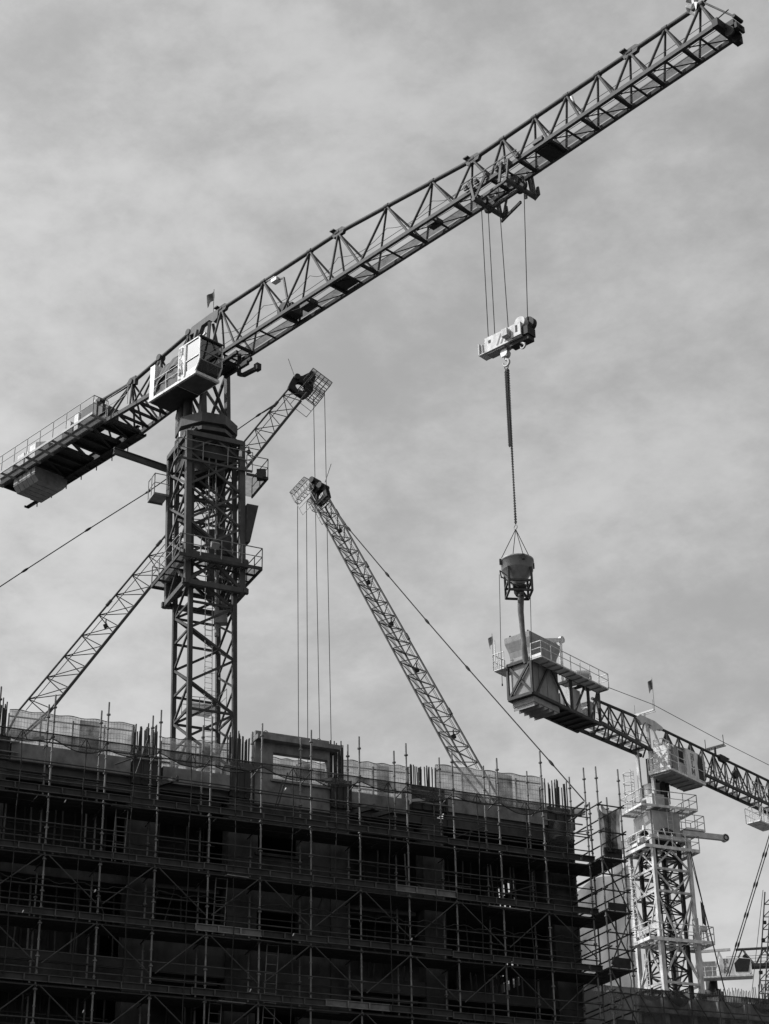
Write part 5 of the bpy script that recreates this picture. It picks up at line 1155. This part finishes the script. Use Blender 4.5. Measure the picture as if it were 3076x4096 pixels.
# walkway on the near side, small one on the far corner
wz = zT_ - .08
MB().lbox(C2, -16.9, -8.45, 1.15, 2.1, wz - .1, wz).build('walkway', 'pale_paint', cj2)
for s_ in np.arange(-16.6, -8.5, .8): BAR('walkway_joist', cj2, 'grey_paint', K2(s_, 1.1, wz - .15), K2(s_, 2.1, wz - .15), .07, .08)
MB().rail([K2(-16.9, 1.2, wz), K2(-16.9, 2.1, wz), K2(-8.45, 2.1, wz), K2(-8.45, 1.2, wz)], 1.15, 1.25, .036).build('railing', Wp, cj2)
MB().lbox(C2, -16.92, -16.88, 1.15, 2.1, wz, wz + .22).build('toe_plate', Wp, cj2)
MB().lbox(C2, -17.0, -15.6, -2.1, -1.15, wz - .1, wz).build('walkway', 'pale_paint', cj2)
MB().rail([K2(-17.0, -1.15, wz), K2(-17.0, -2.1, wz), K2(-15.6, -2.1, wz)], 1.2, .5, .038).build('railing', Wp, cj2)
TUBE('mast_pole', cj2, Wp, K2(-17.0, -1.9, wz), K2(-17.0, -1.9, wz + 2.3), .04)
# white service gantry, drum
MB().bar(K2(-11.35, 0, zT_), K2(-11.3, 0, zT_ + 3.4), .22).bar(K2(-11.2, 0, zT_ + 3.55), K2(-13.6, 0, zT_ + 2.75), .22, .28).tube(K2(-11.15, -.12, zT_ + 3.6), K2(-11.15, .12, zT_ + 3.6), .27, 16).bar(K2(-12.1, 0, zT_ + 3.2), K2(-11.35, 0, zT_ + 2.5), .12).build('service_gantry', Wp, cj2)
MB().tube(K2(-10.0, .3, zT_ + .75), K2(-9.3, 1.0, zT_ + .75), .62, 22).tube(K2(-9.3, 1.0, zT_ + .75), K2(-9.2, 1.1, zT_ + .75), .22, 12).build('hoist_drum', 'grey_paint', cj2)
MB().lbox(C2, -9.3, -8.6, .3, 1.1, zT_ + .1, zT_ + .6).lbox(C2, -11.1, -10.2, -.4, .6, zT_ + .1, zT_ + .45).build('hoist_motor', 'grey_paint', cj2)
for (a, b, z0, z1, m) in ((-11.6, -10.3, .1, 2.1, 'pale_paint'), (-9.6, -9.2, .2, 1.0, Wp), (-9.2, -8.7, .2, 1.7, 'pale_paint'), (-12.9, -12.4, .2, 1.2, 'bright_metal')):
    MB().lbox(C2, a, b, -.3, .75, zB + z0, zB + z1).build('electrical_cabinet', m, cj2)
p = K2(-17.0, -2.1, wz); flag('flag', p + Z3 * 1.0, 1.9, 'galvanised', .5, .8, -C2.L * .9 + C2.J * .1, 'flag_dark', 'small dark flag at the ballast end of the white crane, beside the pour hose', 'flag', 'letter_grey')
flag('flag', K2(.2, .6, 55.1), 2.9, 'galvanised', .5, .9, -C2.L * .9 - C2.J * .2, 'flag_dark', 'small dark flag above the head of the white crane, right of its ballast frame', 'flag', 'letter_grey')
flag('flag', ax2(zP3 + 1.0) + U * 2.9 - V * .6, 2.6, 'galvanised', .5, 1.6, U * .6 - V * .3, 'flag_dark', 'narrow dark flag on the lowest platform of the white crane mast', 'flag', 'letter_grey')
# stay rope running down beside the white mast, with twin at the top
o = MB().path([un(2762, 3405, 138), un(2812, 3620, 137), un(2905, 3985, 133)], .045, 6).path([un(2755, 3405, 138), un(2810, 3615, 137)], .03, 6)
tag(o.build('stay_rope', 'rope', None, un(2905, 3985, 133)), 'dark stay rope slanting down along the right of the white crane mast', 'rope')
# arched bracket on the lower platform
q = ax2(zP3 + .1) + U * 2.4 - V * 1.2
MB().bar(q - U * .3, q - U * .1 + Z3 * 1.2, .12).bar(q + U * .5, q + U * .3 + Z3 * 1.2, .12).bar(q - U * .15 + Z3 * 1.2, q + U * .35 + Z3 * 1.2, .3, .35).build('pulley_stand', 'pale_paint', c2)

# ------------------------------------------------------------------ crane three: far small crane at the bottom right
A3 = un(2838, 3850, 222); C3 = Frame(A3, 97); K3 = C3.K
c3 = thing('tower_crane', Vector((A3.x, A3.y, 0)), 'small far tower crane with lettered cab low at the bottom right', 'crane', 'tower cranes')
def z3(y, o=0): return C3.sz(2880, y, o)[1]
zb3, zt3 = z3(3872), z3(3802)
for (i, j) in ((-1, -1), (1, -1), (1, 1), (-1, 1)): BAR('mast_leg', c3, D, Vector((A3.x + i, A3.y + j, 0)), Vector((A3.x + i, A3.y + j, zb3 - 3)), .25)
for i in range(22):
    z = 2 + 2.0 * i
    if z + 2 < zb3 - 3:
        for (a, b) in (((-1, -1), (1, -1)), ((1, -1), (1, 1)), ((1, 1), (-1, 1)), ((-1, 1), (-1, -1))):
            BAR('mast_brace', c3, D, Vector((A3.x + a[0], A3.y + a[1], z)), Vector((A3.x + b[0], A3.y + b[1], z + 2)), .12)
MB().lathe(Vector((A3.x, A3.y, 0)), [(1.0, zb3 - 3.2), (1.0, zb3 - 2.6), (.7, zb3 - 2.5), (.7, zb3)], 20).build('slewing_ring', 'black_steel', c3)
MB().lbox(C3, -1.6, 4.8, .7, 2.4, z3(3925) - .1, z3(3925) + .1).build('cab_floor', Wp, c3)
ca = MB().prism([K3(1.0, .8, z3(3924)), K3(4.3, .8, z3(3922)), K3(4.7, .8, z3(3912)), K3(4.75, .8, z3(3860)), K3(3.9, .8, z3(3854)), K3(1.0, .8, z3(3853))], C3.L * 1.5).build('cab', Wp, c3)
MB().prism([K3(2.85, 2.31, z3(3909)), K3(4.3, 2.31, z3(3911)), K3(4.68, 2.31, z3(3861)), K3(3.35, 2.31, z3(3855)), K3(2.75, 2.31, z3(3875))], C3.L * .012).build('side_window', 'black_steel', ca)
for i, ch in enumerate('HLM'): letter(ch, K3(1.45, 2.31, z3(3873 + 19 * i)), C3.J, Z3, .62, .5, .14, C3.L).build('letter', 'letter_grey', ca)
MB().lbox(C3, -1.0, .6, .9, 2.2, z3(3922), z3(3862)).build('machine_housing', 'grey_paint', c3)
MB().rail([K3(-1.6, 2.4, z3(3922)), K3(1.0, 2.4, z3(3922))], 1.1, .9, .035).build('railing', Wp, c3)
for s_ in (-1.2, 1.2):
    for d_ in (-.5, .7): BAR('head_leg', c3, 'pale_paint', K3(s_, 0, zt3 - .2), K3(s_ + d_, 0, zb3), .2)
BAR('head_plate', c3, 'pale_paint', K3(-1.5, 0, zt3 - .05), K3(2.6, 0, zt3 + .05), .25, .3)
jm = MB().tube(K3(3.2, 0, zt3), K3(26, 0, zt3 + .15), .16, 8); jib3 = jm.build('jib', D, c3)
for side in (1, -1): BAR('bottom_chord', jib3, D, K3(2.0, .6 * side, zb3), K3(26, .6 * side, zb3), .26, .36)
for i in range(9):
    for side in (1, -1):
        TUBE('diagonal', jib3, D, K3(4.0 + 2.5 * i, 0, zt3), K3(2.8 + 2.5 * i, .6 * side, zb3), .09); TUBE('diagonal', jib3, D, K3(4.0 + 2.5 * i, 0, zt3), K3(5.3 + 2.5 * i, .6 * side, zb3), .09)
for dz in (.5, .9, 1.2): TUBE('hand_line', jib3, 'black_steel', K3(2, .3, zb3 + dz), K3(26, .3, zb3 + dz), .025)
MB().tube(C3.on(2981, 3828, .2), C3.on(2981, 3828, -.2), .32, 14).bar(C3.on(2981, 3828, 0), C3.on(2979, 3805, 0), .15).build('hanging_sheave', 'black_steel', jib3)

# ------------------------------------------------------------------ luffing cranes
def luffer(nm, label, anchor, azm, top, bot, base_px, n, W, pend, heads, r=.075):
    Fp = Frame(anchor, azm); on = Fp.on
    t0, t1 = on(*top[0]), on(*top[1]); b0, b1 = on(*bot[0]), on(*bot[1]); foot = on(*base_px)
    t = thing(nm, Vector((foot.x, foot.y, 0)), label, 'crane', 'luffing cranes behind the building')
    L = Fp.L
    bm = MB().tube(t0, t1, r * 1.15, 8); boom = bm.build('boom', D, t)
    for sd_ in (1, -1): TUBE('bottom_chord', boom, D, b0 + L * (W / 2 * sd_), b1 + L * (W / 2 * sd_), r * 1.1)
    nb = n
    for i in range(n):
        ta = t0.lerp(t1, (i + .5) / n)
        for sd_ in (1, -1):
            for j in (i, i + 1): TUBE('diagonal', boom, D, ta, b0.lerp(b1, j / n) + L * (W / 2 * sd_), r * .55)
        if i: TUBE('plan_brace', boom, D, b0.lerp(b1, i / n) + L * (W / 2), b0.lerp(b1, i / n) - L * (W / 2), r * .55)
        TUBE('plan_brace', boom, D, b0.lerp(b1, i / n) + L * (W / 2), b0.lerp(b1, (i + 1) / n) - L * (W / 2), r * .45)
    for k in (.12, -.12): TUBE('boom_rope', boom, 'rope', t0.lerp(b0, .22) + L * k, t1.lerp(b1, .3) + L * k, .02)
    wk = MB().add([b0 + L * (.28), b1 + L * (.28), b1 - L * (.28), b0 - L * (.28)], [(0, 1, 2, 3)]); wk.build('walkway', 'grating', boom)
    for f in heads['joints']:
        p = t0.lerp(t1, f); d = (t1 - t0).normalized(); MB().tube(p - d * .3, p + d * .3, r * 1.9, 8).build('chord_joint', D, boom)
    for f in heads['lamps']:
        p = t0.lerp(b0, .55) .lerp(t1.lerp(b1, .55), f); MB().box(p, Vector((.15, 0, .07)), Vector((0, .16, 0)), Vector((-.05, 0, .12))).tube(p, p + Z3 * .55, .05, 6).build('lamp', 'black_steel', boom)
    # foot, tower and A-frame
    TUBE('boom_foot', t, D, t0, foot, r * 1.2)
    for sd_ in (1, -1): TUBE('boom_foot', t, D, b0 + L * (W / 2 * sd_), foot + L * (W / 2 * sd_), r * 1.2)
    for (i, j) in ((-1, -1), (1, -1), (1, 1), (-1, 1)): BAR('mast_leg', t, D, Vector((foot.x + i, foot.y + j, 0)), Vector((foot.x + i, foot.y + j, foot.z - .4)), .25)
    z = 1.0; i = 0
    while z + 2 < foot.z - .4:
        for (a, b) in (((-1, -1), (1, -1)), ((1, -1), (1, 1)), ((1, 1), (-1, 1)), ((-1, 1), (-1, -1))):
            if i % 2: a, b = b, a
            BAR('mast_brace', t, D, Vector((foot.x + a[0], foot.y + a[1], z)), Vector((foot.x + b[0], foot.y + b[1], z + 2)), .12)
        z += 2; i += 1
    dirn = (t1 - t0); dirn.z = 0; dirn.normalize()
    MB().box(foot - dirn * .8 - Z3 * .5, dirn * 1.8, L * 1.2, Z3 * .25).build('slewing_platform', D, t)
    apx = on(*pend[-1])
    for sd_ in (1, -1): TUBE('a_frame_leg', t, D, foot + L * sd_ - dirn * .5, apx + L * .3 * sd_, .07)
    # pendant rods with connectors
    pp = [on(*q) for q in pend]
    for a, b in zip(pp[:-1], pp[1:]):
        TUBE('pendant_rod', t, 'rope', a, b, .045)
    for p, q in zip(pp[1:-1], pp[2:]):
        d = (q - p).normalized(); MB().tube(p - d * .36, p - d * .12, .05, 8, .1).tube(p - d * .12, p + d * .12, .1, 8).tube(p + d * .12, p + d * .36, .1, 8, .05).build('pendant_link', 'rope', t)
    d = (pp[1] - pp[0]).normalized(); MB().tube(pp[0] - d * .3, pp[0] + d * 1.4, .11, 8, .07).build('pendant_anchor', D, t)
    # head plates with round hole
    e1 = (t1 - t0).normalized(); e2 = (e1.cross(L)); e2 = e2 if e2.dot(t1 - b1) > 0 else -e2
    D0 = (t1 - b1).dot(e2)
    hd = MB()
    for sd_ in (1, -1):
        o0 = b1 + L * (.2 * sd_)
        def q(a, b): return o0 + e1 * a + e2 * b
        outer = [q(-.3, D0 + .1), q(.3, D0 + .25), q(.9, D0 + .35), q(1.5, D0 * .85), q(2.1, D0 * .7), q(2.6, .8), q(2.3, .25), q(1.6, .1), q(.9, -.3), q(.3, -.25), q(-.2, -.1), q(-.3, D0 * .5)]
        cen = q(.5, D0 * .52); hole = [cen + e1 * (.45 * cos(a)) + e2 * (.5 * sin(a)) for a in [2 * pi * (i + .5) / 12 + pi for i in range(12)]]
        # match ring order by angle
        outer.sort(key=lambda p: math.atan2((p - cen).dot(e2), (p - cen).dot(e1))); hole.sort(key=lambda p: math.atan2((p - cen).dot(e2), (p - cen).dot(e1)))
        th = L * .06; v = [p - th for p in outer] + [p - th for p in hole] + [p + th for p in outer] + [p + th for p in hole]; f = []
        for i in range(12):
            j = (i + 1) % 12; f += [(i, j, 12 + j, 12 + i), (24 + i, 36 + i, 36 + j, 24 + j), (i, 24 + i, 24 + j, j), (12 + i, 12 + j, 36 + j, 36 + i)]
        hd.add(v, f)
    head = hd.build('head_plate', 'black_steel', t)
    for (a, b) in ((1.45, D0 * .4), (2.15, .7), (1.0, D0 + .05)): MB().tube(b1 + e1 * a + e2 * b - L * .5, b1 + e1 * a + e2 * b + L * .5, .27, 16).build('sheave', 'black_steel', head)
    # service cages at the head
    cgp = 'mid_paint' if heads.get('pale') is None else heads['pale']
    for lat in (1, -1):
        o0 = b1 + L * (lat * (W / 2 + .0)) - e1 * .45; fr = MB()
        def q(a, b, c=0): return o0 + e1 * a + e2 * b + L * (lat * c)
        for c in (0, .55):
            for a in (2.55, 2.0, 1.3): fr.tube(q(a, -1.2, c), q(a, D0 * .6, c), .036, 5)
            for b in np.linspace(-1.2, D0 * .6, 6): fr.tube(q(1.3, b, c), q(2.55, b, c), .03, 5)
        for b in np.linspace(-1.2, D0 * .6, 6):
            for a in (1.3, 2.55): fr.tube(q(a, b, 0), q(a, b, .55), .032, 5)
        fr.tube(q(-.3, D0 * .4, .4), q(2.5, D0 * .4, .4), .03, 5).tube(q(-.3, -1.2, .4), q(2.5, -1.2, .4), .03, 5)
        for a in (-.3, .5, 1.3): fr.tube(q(a, -1.2, .4), q(a, .2, .4), .026, 5)
        fr.tube(q(-.3, -1.2, .4), q(1.3, -1.2, .4), .026, 5)
        fr.build('service_cage', cgp, head)
        MB().add([q(2.56, -1.2, 0), q(2.56, D0 * .6, 0), q(2.56, D0 * .6, .55), q(2.56, -1.2, .55)], [(0, 1, 2, 3)]).build('cage_floor', 'grating', head)
    TUBE('antenna', head, 'grey_paint', b1 + e1 * 1.2 + e2 * (D0 + .4), b1 + e1 * 2.2 + e2 * (D0 + 1.7), .035)
    for (a, b) in heads['ropes']:
        Hd = Frame(b1 + e1 * 1.8, 90); ra, rb_ = Hd.on(*a), Hd.on(*b); TUBE('hoist_rope', t, 'rope', ra, ra + (rb_ - ra) * 1.45, .028)
    return t
luffer('luffing_crane', 'lattice boom leaning right from behind the building at far left, passing behind the dark mast', un(700, 2210, 150), 69,
       [(77, 2840), (1160, 1548)], [(197, 2848), (1216, 1587)], (-40, 3060), 17, 1.5,
       [(1095, 1622), (1034, 1660), (594, 1966), (352, 2118), (100, 2281), (-160, 2452)],
       dict(joints=(.30, .48, .62, .94), lamps=(.24, .79), ropes=[((1254, 1590), (1279, 2975)), ((1298, 1560), (1325, 2985))]), .07)
luffer('luffing_crane', 'lattice boom leaning left from behind the building, right of the hanging ropes', un(1870, 3060, 132), -50,
       [(1932, 3081), (1310, 1983)], [(1840, 3058), (1275, 2015)], (2110, 3395), 20, 1.55,
       [(1352, 2058), (1395, 2115), (1549, 2298), (1708, 2485), (1871, 2673), (2205, 3052), (2345, 3212)],
       dict(joints=(.19, .45, .72, .93), lamps=(.1, .33, .5, .66, .87), ropes=[((1190, 1990), (1194, 2945)), ((1226, 2010), (1231, 2955))], pale='grey_paint'), .07)
# fourth: only a pendant pair, part of a boom and a falls line at the right photo edge
Ld = Frame(un(3050, 3800, 175), 75); l4 = thing('luffing_crane', Ld.on(3062, 3990) * 1.0, 'lattice boom and twin pendants cut off by the right photo edge', 'crane', 'luffing cranes behind the building')
base4 = WLOC[l4]
pa, pb = [Ld.on(3045, 4020), Ld.on(3085, 4020)], [Ld.on(3072, 3560), Ld.on(3120, 3560)]
for a, b in zip(pa, pb):
    for o_ in (-.7, .7): TUBE('chord', l4, D, a + Ld.L * o_, b + Ld.L * o_, .07)
for i in range(9):
    for o_ in (-.7, .7):
        TUBE('diagonal', l4, D, pa[0].lerp(pb[0], i / 9) + Ld.L * o_, pa[1].lerp(pb[1], (i + 1) / 9) + Ld.L * o_, .045); TUBE('diagonal', l4, D, pa[1].lerp(pb[1], i / 9) + Ld.L * o_, pa[0].lerp(pb[0], i / 9) + Ld.L * o_, .045)
for dx in (0, 10):
    q0, q1 = Ld.on(2906 + dx, 3905), Ld.on(3100 + dx, 3265); TUBE('pendant_rod', l4, 'rope', q0, q1, .05)
    for f in (.19, .37, .56, .75):
        p = q0.lerp(q1, f); d = (q1 - q0).normalized(); MB().tube(p - d * .36, p - d * .12, .05, 8, .1).tube(p - d * .12, p + d * .12, .1, 8).tube(p + d * .12, p + d * .36, .1, 8, .05).build('pendant_link', 'rope', l4)
TUBE('falls_line', l4, 'rope', Ld.on(3008, 3965), Ld.on(3052, 3560), .03)
for (x, y) in ((3058, 3690), (3053, 3760), (3043, 3890)): p = Ld.on(x, y); MB().box(p, Vector((.16, 0, 0)), Vector((0, .16, 0)), Vector((0, 0, .14))).build('lamp', 'black_steel', l4)
for k in range(4):
    p = Ld.on(3060, 4020) + Vector(((-1, 1, 1, -1)[k], (-1, -1, 1, 1)[k], 0)); BAR('mast_leg', l4, D, Vector((p.x, p.y, 0)), p, .25)
